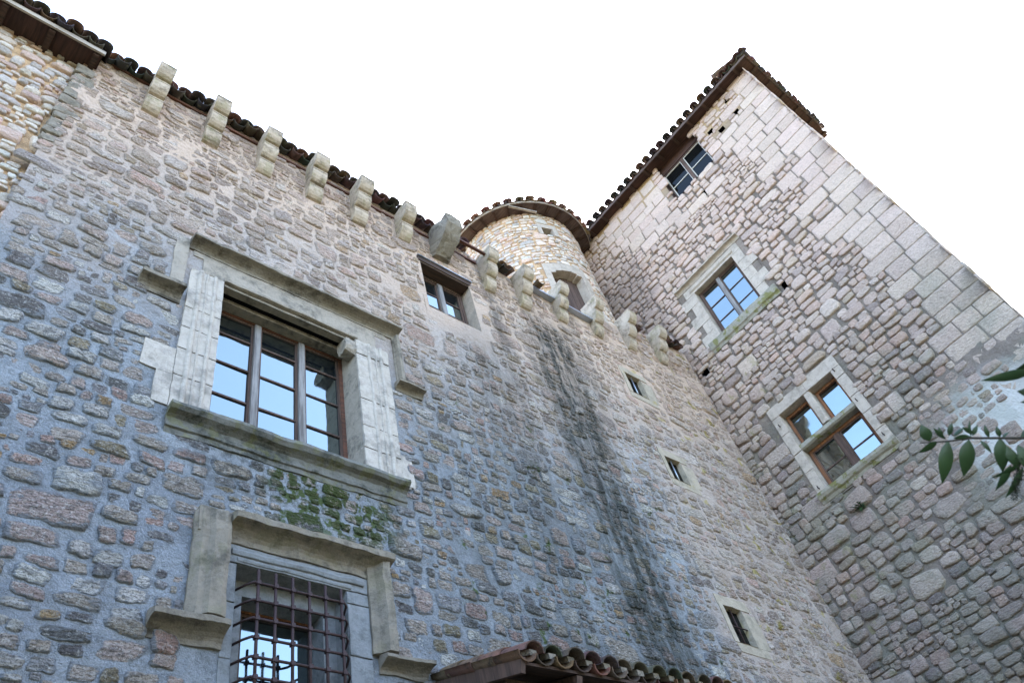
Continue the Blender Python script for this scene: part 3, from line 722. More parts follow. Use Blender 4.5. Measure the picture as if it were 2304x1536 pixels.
# ---- three slits
for i, (a, b_, c, d_) in enumerate(SL):
    mb = MB(); reveal(mb, FW, a, b_, c, d_, .02, .3, 0, back=False)
    mb.fbox(FW, a - .12, b_ + .24, d_ + .002, d_ + .19, -.05, .012); mb.fbox(FW, a - .10, b_ + .26, c - .16, c - .002, -.05, .010)
    mb.fbox(FW, a - .11, a - .002, c, d_, -.05, .02); mb.fbox(FW, b_ + .002, b_ + .36, c - .0, d_ - .05, -.05, .009)
    win = mb.build('slit_window', 'slit', wing, ['upper slit window in a grey stone surround', 'middle slit window with a pale chipped stone jamb', 'lowest slit window with an iron cross bar'][i], rough=.008, cell=.12, fix=False)
    mb = MB(); bb = mb.verts([FW(a, c, -.09), FW(b_, c, -.09), FW(b_, d_, -.09), FW(a, d_, -.09)]); mb.face((bb, bb + 1, bb + 2, bb + 3)); mb.build('pane', 'glass_dark', win, fix=False)
    mb = MB(); x = (a + b_) / 2 + .02; mb.tube([FW(x, c, -.05), FW(x, d_, -.05)], .014, 6)
    if i == 2: mb.tube([FW(a, (c + d_) / 2, -.03), FW(b_, (c + d_) / 2, -.03)], .012, 6)
    mb.build('bar', 'zinc' if i < 2 else 'iron', win)

# ================================================================== left wing
lw = empty('castle_wing', (-2, WY + .1, -1.6), 'older wing of loose pale rubble at the left edge with wooden eaves', 'building')
rg = random.Random(23)
lay = layout(-5, -.3, 6, 13.1, rg, band=(.3, .46), chunk=(.35, .9), big=.2, thin=.25, minw=.15)
PAL_L = [(4, (.56, .46, .38)), (2, (.45, .38, .34)), (1.5, (.52, .36, .30)), (2, (.62, .54, .47))]
m = masonry(FL, -5, .0, 6, 13.05, lay, PAL_L, rg, gap=.012, p=(5, 12), hgt=(.02, .06), noise_amp=.09, NA=16, mort_h=-.02, under=.02)
m.box(-5, -.42, 6.3, 11, -1.6, 13.0, 1)
m.build('wall', ['pale_stone', 'warm_mortar'], lw, fix=False)
# rounded quoins that end the main wing
rg = random.Random(4); mb = MB(); z = 10.4
while z < 12.75:
    q = rg.uniform(.16, .32); e = rg.uniform(.1, .35)
    mb.box(-.23 - rg.uniform(0, .05), -.17 + e * .7, WY - .01 - rg.uniform(0, .03), WY + .12, z, z + q - .03); z += q
mb.build('quoin', 'dressed_dark', wing, rough=.03, cell=.07, bevel=.04)
mb = MB(); mb.box(-5, -.02, 5.72, 6.12, 12.97, 12.99); 
mb.build('soffit', 'soffit', lw)
for k in range(6): x = -.1 - k * .62; mb = MB(); mb.box(x - .04, x + .04, 5.74, 6.12, 12.90, 12.968); mb.build('rafter', 'oak_dark', lw)
mb = MB(); mb.box(-5, .0, 5.68, 5.715, 12.93, 13.04); mb.build('fascia', 'plank_grey', lw, bevel=.004)
mb = MB(); tile_roof(mb, (-4.9, 5.62, 13.10), (1, 0, 0), sl_up, 22, 3, rg, pitch=.225, L=.44, r=.12, jit=.04)
b = mb.verts([(-5, 6.6, 13.45), (-.1, 6.6, 13.45), (-.1, 11, 15), (-5, 11, 15)], (.2, .12, .09, 0)); mb.face((b, b + 1, b + 2, b + 3))
mb.build('roof', 'tile', lw, fix=False)

# ================================================================== square tower
tower = empty('castle_tower', (TX + 3, 4, -1.6), 'tall square stone tower with tiled hip roof, pale corner blocks and three windows', 'tower')
T1 = (2.16, 3.80, 19.68, 21.60); T2 = (3.47, 4.86, 14.32, 16.16); T3 = (3.24, 4.74, 9.08, 11.27)
HS = [(.80, 21.25), (.86, 20.45), (1.48, 21.17), (1.25, 20.76), (1.75, 20.74), (1.48, 20.40), (2.97, 18.9), (2.82, 14.1), (5.75, 13.75)]
hh_ = [(y - .10, y + .10, z - .10, z + .10) for y, z in HS]
rg = random.Random(31)
def special(v, bh):       # ashlar next to the free corner (u runs along y from the corner)
    top = max(0, (v - 15.5) / 6); lim = .75 + 1.7 * top + rg.uniform(-.2, .3)
    if v > 20.0: lim = rg.uniform(.45, .6)
    o = []; u = TY
    while u < lim:
        ww = rg.uniform(.42, .95) if v > 12 else rg.uniform(.35, .8)
        if u > .8 and v < 19.5: ww = rg.uniform(.3, .6)
        o.append((u + ww / 2, v + bh / 2, ww, bh, 1)); u += ww
        if rg.random() < .2 and u > .5: break
    return o
lay = layout(TY, 11.0, -1.6, 21.6, rg, band=(.34, .46), chunk=(.35, .8), big=.06, thin=.22, minw=.13, special=special, bigfn=lambda u, v: (v > 18.4 + .35 * (u - 3.8) ** 2 and 3.6 < u < 6.3 and v > 18.9) or (2.0 < u < 3.8 and 18.6 < v < 19.2 and rg.random() < .4) or (1.5 < u < 5.2 and 5 < v < 13 and rg.random() < .03) or (4.9 < u < 5.7 and v < 11 and rg.random() < .1))
PAL_T = [(5, (.42, .335, .30)), (4, (.38, .315, .29)), (.9, (.22, .185, .185)), (2, (.48, .41, .37)), (1.2, (.43, .31, .265)), (.8, (.35, .29, .23))]
zones = [(T1[0], T1[1], T1[2], T1[3]), (3.0, 5.35, 13.95, 16.72), (2.98, 4.98, 8.8, 11.62)]
def tgap(u, v):
    return .005
def mfn(u, v):
    d = (u - 1.1) ** 2 * .5 + (v - 7.9) ** 2 * .55
    h = -.028
    if u < .8 + 1.3 * max(0, (v - 15.5) / 6): h = -.010
    if v > 18.9 and 3.8 < u < 6: h = -.010
    if d < 1.6: h = .012
    if 1.0 < u < 4 and 7 < v < 9: h = max(h, -.005)
    return h
m = masonry(FT, TY, 11.0, -1.6, 21.6, lay, PAL_T, rg, holes=zones + hh_, gapfn=tgap, p=(6, 18), hgt=(.008, .045), noise_amp=.06, NA=16,
            mort_h=-.028, flip=True, under=.02, mort_fn=mfn, cell=.25, tilt=.2)
for zn in zones: slabs(m, FT, zn, [T1, T2, T3], -.002, 1)
for h_ in hh_: reveal(m, FT, h_[0], h_[1], h_[2], h_[3], -.005, .35, 2)
# side face seen edge-on, back and far faces
lay2 = layout(TX, 18.75, -1.6, 21.6, rg, band=(.36, .5), chunk=(.5, 1.0), big=.5, thin=.1)
m2 = masonry(FS, TX - .005, 18.75, -1.6, 21.6, lay2, PAL_T, rg, gap=.008, p=(8, 16), hgt=(.005, .02), mort_h=-.01, cell=.6)
k = len(m.v); m.v += m2.v; m.col += m2.col; m.f += [tuple(i + k for i in q) for q in m2.f]; m.mi += m2.mi; m.sm += m2.sm
m.box(TX + .37, 18.7, TY + .1, 11, -1.6, 21.55, 1)
m.build('wall', ['tower_stone', 'tower_mortar', 'black'], tower, fix=False)
# roof
EZ = 21.62; ex, ey = TX - .30, TY - .24
mb = MB(); mb.box(ex, TX + .1, ey, 11.2, EZ, EZ + .02); mb.box(TX + .1, 19.0, ey, TY + .1, EZ, EZ + .02)
mb.build('soffit', 'soffit', tower)
mb = MB()
for i in range(17): y = ey + .45 + i * .66; mb = MB(); mb.box(ex - .03, TX - .0, y - .045, y + .045, EZ - .075, EZ - .001); mb.build('rafter', 'oak_dark', tower)
for i in range(6): x = ex + .55 + i * .75; mb = MB(); mb.box(x - .045, x + .045, ey - .03, TY, EZ - .075, EZ - .001); mb.build('rafter', 'oak_dark', tower)
mb = MB(); mb.box(ex - .055, ex - .03, ey - .055, 11.2, EZ - .05, EZ + .06); mb.box(ex - .028, 19.0, ey - .055, ey - .032, EZ - .03, EZ + .05); mb.build('fascia', 'plank_y', tower, bevel=.003)
rg = random.Random(8); mb = MB()
tile_roof(mb, (ex - .12, ey - .02, EZ + .10), (0, 1, 0), (1, 0, .38), 37, 3, rg, pitch=.305, L=.46, r=.135, jit=.025)
tile_roof(mb, (ex + .0, ey - .12, EZ + .10), (1, 0, 0), (0, 1, .38), 16, 3, rg, pitch=.27, L=.46, r=.125, jit=.025)
tile(mb, (ex - .14, ey - .14, EZ + .16), (.7, -.7, 0), (.7, .7, .3), (0, 0, 1), .14, .5, False, rg); tile(mb, (ex + .1, ey + .1, EZ + .28), (.7, -.7, 0), (.7, .7, .3), (0, 0, 1), .14, .5, False, rg)
b = mb.verts([(ex + .3, ey + .3, EZ + .25), (19.0, ey + .3, EZ + .25), (19.0, 11.2, EZ + .25), (ex + .3, 11.2, EZ + .25), (16.8, 2.8, EZ + 1.0), (16.8, 8, EZ + 1.0)], (.2, .12, .09, 0))
for q in ((0, 1, 4), (1, 2, 5, 4), (2, 3, 5), (3, 0, 4, 5)): mb.face([b + i for i in q])
mb.build('roof', 'tile', tower, fix=False)

# ---- attic window
win = casements(FT, tower, T1[0] + .03, T1[1] - .03, T1[2] + .02, 21.25, .27, 2, 2, fw=.05, mats=('oak', 'oak', 'white_paint'), mull=.12, bar=.03, st=.026, glass='glass_dark', label='attic window with white glazing bars close under the roof')
mb = MB(); reveal(mb, FT, T1[0], T1[1], T1[2], T1[3], .0, .30, 0, back=False); mb.build('reveal', 'soffit', win, fix=False)
mb = MB(); mb.fbox(FT, T1[0] + .005, T1[1] - .005, 21.252, 21.598, -.3, -.17); mb.build('lintel', 'soffit', win)
# ---- middle window
win = casements(FT, tower, T2[0] + .02, T2[1] - .02, T2[2] - .1, T2[3], .22, 2, 3, fw=.05, mats=('oak', 'oak_grey', 'oak'), mull=.11, label='tall two light window in a smooth pale surround with hood and lichened sill')
mb = MB(); reveal(mb, FT, T2[0], T2[1], T2[2] - .05, T2[3], .0, .25, 0, back=False); mb.build('reveal', 'dressed_tower', win, fix=False)
mb = MB(); rg = random.Random(3)
for (a, b_) in ((T2[0] - .30, T2[0] - .003), (T2[1] + .003, T2[1] + .30)):
    v = T2[2] - .02
    for k in range(5):
        q = v + (T2[3] + .0 - v) / (5 - k) ; ex_ = .22 if (k % 2 == (a < T2[0] - .1)) else .0
        mb.fbox(FT, a - (ex_ if a < 3.4 else 0), b_ + (ex_ if a > 3.4 else 0), v + .003, q - .003, -.05, .02 + rg.uniform(-.004, .004)); v = q
mb.fbox(FT, T2[0] - .30, T2[0] + .42, T2[3] + .003, 16.45, -.05, .022); mb.fbox(FT, T2[0] + .426, T2[1] + .30, T2[3] + .003, 16.45, -.05, .020)
mb.prism(FT, [(T2[3] + .08, 0), (T2[3] + .08, .03), (T2[3] + .12, .06), (T2[3] + .17, .06), (T2[3] + .19, 0)], T2[0] - .1, T2[1] + .1, 4)
mb.build('jamb', 'dressed_tower', win, bevel=.006, rough=.004, cell=.2)
mb = MB(); mb.prism(FT, hood_prof(16.47, .15, .2), 3.0, 5.34, 12, jit=.012); mb.build('hood_mould', 'dressed_tower', win, rough=.008, cell=.12)
mb = MB(); mb.prism(FT, [(13.98, -.1), (13.98, .03), (14.05, .06), (14.08, .10), (14.2, .13), (14.27, .14), (14.30, .1), (14.33, -.3)], 3.02, 5.26, 12, jit=.01); mb.build('sill', 'sill_lichen', win, rough=.008, cell=.1)
# ---- cross window
win = casements(FT, tower, T3[0] + .02, T3[1] - .02, T3[2] - .08, 10.2, .30, 2, 2, fw=.07, mats=('oak_orange', 'oak', 'oak'), mull=.14, label='stone cross window with orange brown casements')
mb = MB(); reveal(mb, FT, T3[0], T3[1], T3[2] - .05, T3[3], .0, .36, 0, back=False); mb.build('reveal', 'dressed_tower', win, fix=False)
for (a, b_) in ((T3[0] + .02, 3.86), (4.06, T3[1] - .02)):
    casements(FT, win, a, b_, 10.34, T3[3], .30, 1, 1, name='top_light', fw=.06, mats=('oak_orange', 'oak', 'oak_orange')) if False else None
    q = MB(); q.fbox(FT, a, a + .06, 10.34, 11.26, -.3, -.22); q.fbox(FT, b_ - .06, b_, 10.34, 11.26, -.3, -.22); q.fbox(FT, a + .06, b_ - .06, 11.19, 11.26, -.3, -.222); q.fbox(FT, a + .06, b_ - .06, 10.34, 10.40, -.3, -.222); q.build('top_light_frame', 'oak_orange', win, bevel=.004)
    q = MB(); bb = q.verts([FT(a, 10.34, -.28), FT(b_, 10.34, -.28), FT(b_, 11.26, -.28), FT(a, 11.26, -.28)]); q.face((bb, bb + 1, bb + 2, bb + 3)); q.build('pane', 'glass', win)
mb = MB(); mb.prism(FT, [(10.2, -.32), (10.2, -.04), (10.23, .0), (10.32, .0), (10.36, -.05), (10.36, -.32)], T3[0] + .002, T3[1] - .002, 10, jit=.006); mb.build('transom', 'sill_lichen', win, rough=.006, cell=.1)
mb = MB(); mb.prism(FT, [(3.87, -.32), (3.87, -.05), (3.90, .0), (4.02, .0), (4.05, -.05), (4.05, -.32)], 10.365, T3[3] - .002, 6, 'v', jit=.005); mb.build('stone_mullion', 'dressed_tower', win, rough=.006, cell=.1)
mb = MB(); blocks(mb, FT, T3[0] - .24, T3[0] - .003, T3[2], T3[3], -.05, .012, (.3, .6), wj=.0); blocks(mb, FT, T3[1] + .003, T3[1] + .22, T3[2], T3[3], -.05, .012, (.3, .6))
mb.fbox(FT, T3[0] - .24, 3.9, T3[3] + .003, T3[3] + .34, -.05, .014); mb.fbox(FT, 3.906, T3[1] + .22, T3[3] + .003, T3[3] + .30, -.05, .012)
mb.build('jamb', 'dressed_tower', win, bevel=.01, rough=.008, cell=.12)
mb = MB(); mb.prism(FT, [(8.84, -.1), (8.84, .02), (8.9, .05), (8.93, .10), (8.99, .14), (9.05, .15), (9.08, .1), (9.1, -.36)], 2.98, 4.97, 12, jit=.012); mb.build('sill', 'sill_lichen', win, rough=.008, cell=.1)
# shutter hooks beside the cross window
mb = MB()
for (y, z) in ((3.15, 10.25), (3.14, 9.25), (4.86, 9.2), (4.85, 11.0), (3.15, 11.2)): mb = MB(); mb.tube([FT(y, z, 0), FT(y, z, .07), FT(y, z + .05, .07)], .012, 6); mb.build('shutter_hook', 'iron', tower)
# weed rooted below the cross window
weed = MB(); rg = random.Random(9)
for k in range(70):
    a = rg.uniform(0, 6.28); L = rg.uniform(.08, .24); y, z = 4.35 + rg.gauss(0, .03), 8.35 + rg.gauss(0, .03)
    p0 = Vector(FT(y, z, .0)); d = Vector((-.5 - rg.random() * .5, math.cos(a) * .8, math.sin(a) * .5 - .25)).normalized()
    p1 = p0 + d * L; sd_ = d.cross(Vector((0, 0, 1))).normalized() * .012
    b = weed.verts([p0 - sd_ * .4, p0 + (p1 - p0) * .6 - sd_, p1 - Vector((0, 0, .03)), p0 + (p1 - p0) * .6 + sd_]); weed.face((b, b + 1, b + 2, b + 3))
wo = weed.build('weed', 'weed', fix=False); wo['label'] = 'small green tuft growing out of the tower wall below the cross window'; wo['category'] = 'plant'

# ================================================================== round stair turret
tur = empty('stair_turret', (TC[0], TC[1], 11), 'round stair turret of small pale stones with a conical tiled roof in the corner', 'turret')
rg = random.Random(41)
ua, ub = TR * R_(170), TR * R_(345)
def ang(bx, by):
    return 0
D1 = None
def hit(bear, tanel):       # where a line of sight meets the turret wall
    d = Vector((math.sin(R_(bear)), math.cos(R_(bear)))); c = Vector(TC); bq = d.dot(c); cc = c.dot(c) - TR * TR
    t = bq - math.sqrt(max(0, bq * bq - cc)); p = d * t; a = math.atan2(p.y - TC[1], p.x - TC[0]) % (2 * math.pi)
    return a * TR, t * tanel
dl = hit(59.3, 1.303); dr = hit(61.6, 1.16)
DOOR = (dl[0] - .02, dl[0] + .95, 15.6, dl[1] - .15)
wl_ = hit(60.4, 1.44)
WIN = (wl_[0] - .05, wl_[0] + .32, wl_[1] - .35, wl_[1] + .05)
lay = layout(ua, ub, 12.5, 21.4, rg, band=(.26, .38), chunk=(.3, .7), big=.06, thin=.3, minw=.13)
PAL_U = [(4, (.62, .48, .38)), (2, (.52, .45, .39)), (1.5, (.58, .40, .31)), (1, (.40, .34, .31)), (2, (.68, .57, .48))]
m = masonry(FU, ua, ub, 12.5, 21.4, lay, PAL_U, rg, holes=[(DOOR[0] - .2, DOOR[1] + .2, DOOR[2] - .2, DOOR[3] + .42), (WIN[0] - .15, WIN[1] + .2, WIN[2] - .05, WIN[3] + .25)], gap=.008, p=(7, 16), hgt=(.01, .04), noise_amp=.06, NA=14, mort_h=-.012, under=.02, cell=.15, tilt=.15)
slabs(m, FU, (DOOR[0] - .2, DOOR[1] + .2, DOOR[2] - .2, DOOR[3] + .42), [DOOR], 0, 1); slabs(m, FU, (WIN[0] - .15, WIN[1] + .2, WIN[2] - .05, WIN[3] + .25), [WIN], 0, 1)
m.build('wall', ['pale_stone', 'warm_mortar'], tur, fix=False)
mb = MB(); reveal(mb, FU, DOOR[0], DOOR[1], DOOR[2], DOOR[3], .0, .35, 0, back=False)
cxu = (DOOR[0] + DOOR[1]) / 2; hw = (DOOR[1] - DOOR[0]) / 2
N_ = 8
for k in range(N_):      # flat arch head
    a0, a1 = DOOR[0] - .18 + (2 * hw + .36) * k / N_, DOOR[0] - .18 + (2 * hw + .36) * (k + 1) / N_
    y0 = DOOR[3] - .16 * abs((a0 + a1) / 2 - cxu) ** 2 / hw ** 2; mb.fbox(FU, a0, a1, y0, DOOR[3] + .34, -.3, .03)
mb.fbox(FU, DOOR[0] - .18, DOOR[0] - .003, DOOR[2], DOOR[3] - .17, -.2, .03); 
for k in range(4): z0 = DOOR[2] + (DOOR[3] - .17 - DOOR[2]) * k / 4; mb.fbox(FU, DOOR[1] + .003, DOOR[1] + .24, z0 + .004, z0 + (DOOR[3] - .17 - DOOR[2]) / 4 - .004, -.2, .04)
door = mb.build('doorway', 'dressed_tower', tur, 'low arched doorway in dressed stone', rough=.008, cell=.12, fix=False)
mb = MB()
for k in range(5): a0 = DOOR[0] + (DOOR[1] - DOOR[0]) * k / 5; mb.fbox(FU, a0 + .004, a0 + (DOOR[1] - DOOR[0]) / 5 - .004, DOOR[2], DOOR[3], -.34, -.26)
mb.build('door', 'oak', door)
mb = MB(); reveal(mb, FU, WIN[0], WIN[1], WIN[2], WIN[3], .0, .35, 0, back=False)
mb.fbox(FU, WIN[0] - .12, WIN[1] + .16, WIN[3] + .003, WIN[3] + .22, -.1, .03); mb.fbox(FU, WIN[1] + .003, WIN[1] + .18, WIN[2], WIN[3], -.1, .03); mb.fbox(FU, WIN[0] - .13, WIN[0] - .003, WIN[2], WIN[3], -.1, .03)
ww = mb.build('window', 'dressed_tower', tur, 'tiny square window in a dressed stone frame', fix=False, rough=.005, cell=.1)
mb = MB(); bb = mb.verts([FU(WIN[0], WIN[2], -.3), FU(WIN[1], WIN[2], -.3), FU(WIN[1], WIN[3], -.3), FU(WIN[0], WIN[3], -.3)]); mb.face((bb, bb + 1, bb + 2, bb + 3)); mb.build('pane', 'glass_dark', ww, fix=False)
# roof of the turret
OV = .40; EZt = 21.36
def ring(mb, r0, r1, z0, z1, a0=150, a1=372, n=40, mi=0):
    for k in range(n):
        t0, t1 = R_(a0 + (a1 - a0) * k / n), R_(a0 + (a1 - a0) * (k + 1) / n)
        P = lambda r, t, z: (TC[0] + r * math.cos(t), TC[1] + r * math.sin(t), z)
        mb.hexa([P(r0, t0, z0), P(r1, t0, z0), P(r1, t1, z0), P(r0, t1, z0), P(r0, t0, z1), P(r1, t0, z1), P(r1, t1, z1), P(r0, t1, z1)], mi)
mb = MB(); ring(mb, TR - .1, TR + OV, EZt, EZt + .02); mb.build('soffit', 'plank_y', tur, fix=False)
mb = MB(); ring(mb, TR + OV, TR + OV + .025, EZt - .03, EZt + .06); mb.build('fascia', 'plank_grey', tur, fix=False)
mb = MB()
for k in range(20):
    t = R_(155 + k * 11); d = Vector((math.cos(t), math.sin(t), 0)); c = Vector((TC[0], TC[1], EZt - .035)); mb = MB(); mb.beam(c + d * (TR - .05), c + d * (TR + OV - .01), .07, .066); mb.build('rafter', 'oak_dark', tur)
rg = random.Random(77); mb = MB(); PALT[0] = TP
for k in range(52):
    t = R_(150 + k * 222 / 52 + rg.uniform(-.8, .8)); d = Vector((math.cos(t), math.sin(t), 0)); e = Vector((-math.sin(t), math.cos(t), 0)); s_ = (-d + Vector((0, 0, .42))).normalized(); nn = (d * .4 + Vector((0, 0, 1))).normalized()
    for j in range(3):
        o = Vector((TC[0], TC[1], EZt + .08)) + d * (TR + OV + .1) + s_ * (j * .33) + nn * rg.uniform(0, .015)
        tile(mb, o + (nn * rg.uniform(.0, .03) if k % 2 else Vector()), e, s_, nn, .15, .42, k % 2 == 0, rg, flat=.5)
n_ = 36; rr0 = TR + OV - .1
b = mb.verts([(TC[0] + rr0 * math.cos(6.2832 * k / n_), TC[1] + rr0 * math.sin(6.2832 * k / n_), EZt + .14) for k in range(n_)] + [(TC[0], TC[1], EZt + 1.1)], (.22, .1, .07, 0))
for k in range(n_): mb.face((b + k, b + (k + 1) % n_, b + n_))
mb.build('roof', 'tile', tur, fix=False)
mb = MB(); t = R_(222); d = Vector((math.cos(t), math.sin(t), 0)); c = Vector((TC[0], TC[1], EZt - .08)); e = Vector((-math.sin(t), math.cos(t), 0))
mb.beam(c + d * (TR + OV), c + d * (TR + .12) + e * .8 - Vector((0, 0, .3)), .07, .04); mb.build('loose_plank', 'plank_grey', tur, 'loose plank hanging down from the eaves')

# ================================================================== lean-to canopy at the bottom
can = empty('tiled_canopy', (7, 5.4, 3.6), 'low lean-to canopy of canal tiles on brown timbers against the foot of the wall', 'canopy')
X0, X1_, YE = 4.90, 11.0, 4.78
sl = Vector((0, 1.22, .42)); ze = lambda x: 3.48 + (x - 4.9) * .035
rg = random.Random(2); mb = MB(); PALT[0] = TPC
n_ = int((X1_ - X0) / .245)
for i in range(n_):
    x = X0 + i * .245; tile_roof(mb, (x, YE - .06, ze(x) + .07), (1, 0, 0), sl, 1, 4, rg, pitch=.245, L=.42, r=.12, jit=.03)
mb.build('roof', 'tile', can, fix=False)
mb = MB()
for i in range(n_):      # pale mortar pads closing the tile ends
    x = X0 + i * .245 + .12; z = ze(x) + .07
    b0 = [(x - .045, YE - .05, z + .015), (x + .045, YE - .05, z + .015), (x + .055, YE + .06, z + .06), (x - .055, YE + .06, z + .06)]
    mb = MB(); mb.hexa(b0 + [(p[0], p[1], p[2] + .06) for p in b0]); mb.build('mortar_pad', 'dressed_dark', can, rough=.006, cell=.05)
mb = MB()
b0 = [(X0 - .02, YE - .02, ze(X0)), (X1_, YE - .02, ze(X1_)), (X1_, 6.0, ze(X1_) + .42), (X0 - .02, 6.0, ze(X0) + .42)]
mb.hexa([(p[0], p[1], p[2] + .0) for p in b0] + [(p[0], p[1], p[2] + .03) for p in b0]); mb.build('boarding', 'oak_dark', can)
mb = MB(); mb.beam((X0 - .03, YE - .04, ze(X0) - .02), (X0 - .03, 6.0, ze(X0) + .40), .05, .14)
mb.build('barge_board', 'oak', can)
for i in range(1, 9): x = X0 + i * .7; mb = MB(); mb.beam((x, YE + .0, ze(x) - .06), (x, 6.0, ze(x) + .36), .07, .10); mb.build('rafter', 'oak', can)
mb = MB(); mb.beam((X0 + .05, YE + .35, ze(X0) - .03), (X1_, YE + .35, ze(X1_) - .03), .12, .14, mi=0); mb.build('purlin', 'oak', can)
for x in (X0 + .22, X0 + 2.6, X0 + 5.2):
    mb = MB(); mb.beam((x, YE + .12, ze(x) - .16), (x, 6.0, ze(x) - .16), .13, .15); mb.beam((x, YE + .35, ze(x) - .25), (x, 6.0, ze(x) - 1.1), .11, .13); mb.build('bracket', 'oak_red', can, bevel=.006)

# ================================================================== shrub branch reaching in from the right
def ray(px, py, dist):
    v = np.array([px - 1152, py - 768, 1790.8]); v = CM.T @ v; v /= np.linalg.norm(v); return Vector(v * dist)
shr = empty('shrub', ray(2700, 1300, 3.2) * Vector((1, 1, 0)) if False else (ray(2750, 1350, 3.2).x, ray(2750, 1350, 3.2).y, -1.6), 'dark green shrub branch with long drooping leaves and a dry seed head at the right', 'shrub')
D = 2.6
def P2(px, py, dd=0): return ray(px, py, D + dd)
root = Vector((shr.location.x, shr.location.y, -1.6))
mb = MB()
mb.tube([root, root + Vector((.03, .02, 1.0)), P2(2700, 1250, .3), P2(2560, 1100, .1), P2(2420, 1010), P2(2304, 985), P2(2185, 985), P2(2135, 992), P2(2070, 996)], [.022, .02, .012, .008, .006, .004, .0035, .0028, .0015], 7)
mb.tube([P2(2700, 1250, .3), P2(2560, 1000, .2), P2(2450, 880, .1), P2(2320, 830)], [.012, .008, .005, .003], 6)
mb.tube([P2(2560, 1100, .1), P2(2400, 1060, .05), P2(2290, 1035, 0), P2(2284, 1110, 0)], [.008, .005, .003, .002], 6)
mb.build('branch', 'twig', shr)
def leaf(a, b, wd, roll=0., bend=.12):
    a, b = P2(*a), P2(*b); d = b - a; L = d.length; d.normalize(); vw = ((a + b) / 2).normalized()
    s_ = d.cross(vw).normalized(); nn = s_.cross(d).normalized(); s_ = s_ * math.cos(roll) + nn * math.sin(roll); nn = s_.cross(d)
    mb = MB(); n_ = 9; pr = [0, .45, .78, .96, 1, .93, .78, .55, .28, 0]
    W_ = wd * .85 / 1790.8 * D / 2; rows = []
    for i in range(n_ + 1):
        t = i / n_; c = a + d * (L * t) + nn * (-bend * L * math.sin(t * math.pi)); w_ = W_ * pr[i] + .0004
        rows.append([c - s_ * w_ + nn * w_ * .35, c, c + s_ * w_ + nn * w_ * .35])
    b0 = mb.verts([p for r in rows for p in r])
    for i in range(n_):
        for j in (0, 1): mb.face((b0 + i * 3 + j, b0 + i * 3 + j + 1, b0 + i * 3 + 4 + j, b0 + i * 3 + 3 + j), 0, True)
    return mb.build('leaf', 'leaf', shr, fix=False)
LV = [((2133, 990), (2120, 1088), 30, .1), ((2180, 988), (2168, 1072), 33, .2), ((2092, 992), (2072, 955), 26, .1), ((2110, 992), (2067, 1018), 16, .5), ((2250, 985), (2256, 1062), 30, .2),
      ((2128, 988), (2100, 962), 14, .8), ((2120, 985), (2112, 960), 10, .3), ((2135, 980), (2142, 950), 12, .2), ((2145, 980), (2170, 962), 12, .8), ((2185, 982), (2145, 985), 14, .3), ((2185, 982), (2182, 945), 10, .9),
      ((2188, 980), (2200, 955), 10, .3), ((2190, 975), (2165, 960), 12, .6), ((2250, 983), (2242, 958), 11, .3), ((2255, 983), (2270, 972), 8, .8), ((2300, 1040), (2229, 1075), 12, .6), ((2275, 1045), (2240, 1103), 16, .3), ((2262, 1000), (2280, 1035), 12, .2),
      ((2262, 1002), (2295, 1060), 22, .3), ((2290, 1000), (2330, 1075), 26, .2), ((2296, 985), (2330, 955), 14, .5), ((2225, 984), (2215, 955), 10, .4), ((2205, 990), (2232, 1020), 10, .5), ((2302, 1050), (2262, 1120), 14, .4),
      ((2330, 832), (2208, 856), 22, .2), ((2345, 800), (2290, 828), 14, .4), ((2400, 890), (2288, 880), 46, .2), ((2330, 900), (2296, 905), 10, .3), ((2310, 826), (2285, 830), 12, .9)]
for a, b_, w_, r_ in LV: leaf(a, b_, w_, r_)
mb = MB(); rg = random.Random(6)
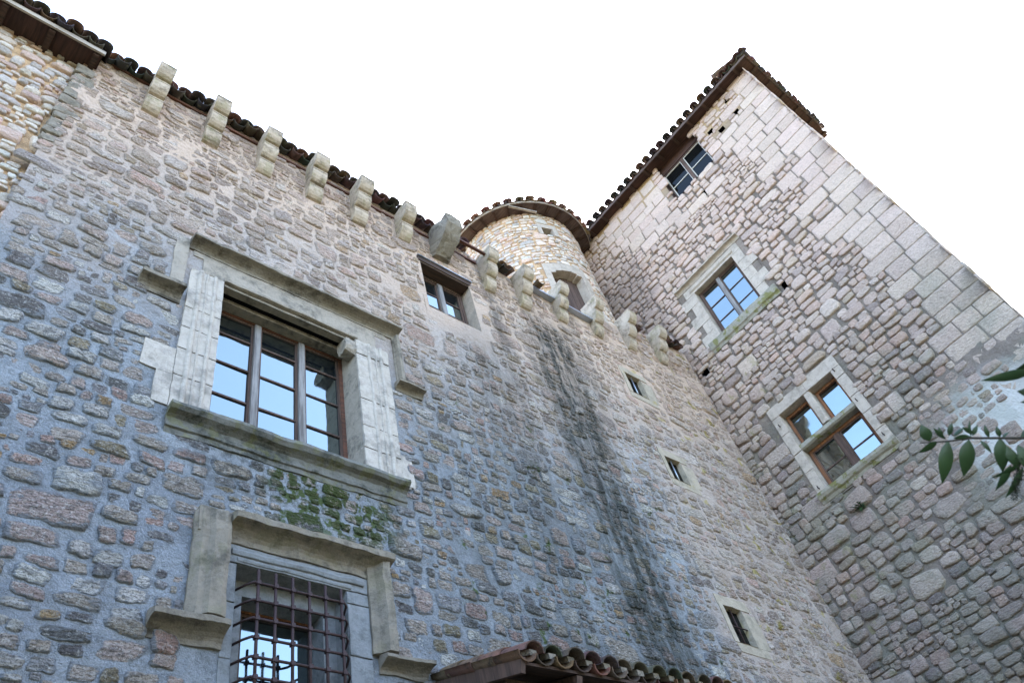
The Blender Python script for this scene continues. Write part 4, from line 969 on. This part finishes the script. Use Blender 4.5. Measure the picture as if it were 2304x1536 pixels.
for (p0, p1, wd, n_) in (((2300, 1030), (2280, 1125), 17, 700), ((2312, 1445), (2300, 1490), 10, 200)):
    for k in range(n_):
        t = rg.random(); a = rg.uniform(0, 6.28); rr = wd * (1 - t * .5) * math.sqrt(rg.random())
        c = P2(p0[0] + (p1[0] - p0[0]) * t + math.cos(a) * rr, p0[1] + (p1[1] - p0[1]) * t + math.sin(a) * rr * .6, rg.uniform(-.02, .02)); q = .0025
        d = Vector((rg.gauss(0, 1), rg.gauss(0, 1), rg.gauss(0, 1))).normalized(); e = d.orthogonal().normalized()
        b = mb.verts([c - e * q * .6, c + d * q * 1.8, c + e * q * .6, c - d * q * 1.2]); mb.face((b, b + 1, b + 2, b + 3))
mb.build('seed_head', 'seed', shr, fix=False)

# ================================================================== unseen trees added behind the viewpoint to shade the foot of the walls
M['foliage'] = flat_mat('foliage', (.05, .075, .025), .7, var=.5, sc=3)
def added_shade_tree(x, y, h, rad, seed, label):
    rg = random.Random(seed); t = empty('added_shade_tree', (x, y, -1.6), label, 'tree', 'added unseen trees that shade the walls')
    mb = MB(); top = Vector((x, y, -1.6 + h * .55)); mb.tube([(x, y, -1.6), (x + .1, y, 0), top], [.22, .17, .1], 8)
    for k in range(7):
        a = k * .9; mb.tube([top - Vector((0, 0, .3 * k)), top + Vector((math.cos(a) * rad * .6, math.sin(a) * rad * .6, h * .2))], [.07, .02], 5)
    mb.build('trunk', 'twig', t)
    mb = MB(); cl = [Vector((rg.gauss(0, .5), rg.gauss(0, .5), rg.gauss(0, .5))) for _ in range(36)]
    for c in cl:
        c = Vector((x + c.x * rad, y + c.y * rad, -1.6 + h * .62 + c.z * h * .32)); 
        for k in range(230):
            d = Vector((rg.gauss(0, 1), rg.gauss(0, 1), rg.gauss(0, 1))); d = d.normalized() * rg.uniform(.3, 1) * rad * .34
            p = c + d; e = Vector((rg.gauss(0, 1), rg.gauss(0, 1), rg.gauss(0, 1))).normalized(); f = e.orthogonal().normalized(); q = rg.uniform(.06, .13)
            b = mb.verts([p - e * q, p + f * q * .5, p + e * q, p - f * q * .5]); mb.face((b, b + 1, b + 2, b + 3))
    mb.build('crown', 'foliage', t, fix=False)
added_shade_tree(-3.5, -4.8, 11, 3.6, 1, 'added unseen shade tree behind the viewpoint, leftmost of the four')
added_shade_tree(2.0, -5.8, 11.5, 3.6, 2, 'tallest added unseen shade tree right behind the viewpoint')
added_shade_tree(7.5, -5.8, 11, 3.6, 3, 'added unseen shade tree behind the viewpoint towards the tower')
added_shade_tree(-6.0, 1.0, 11, 3.6, 4, 'added unseen shade tree standing alone to the left of the viewpoint')
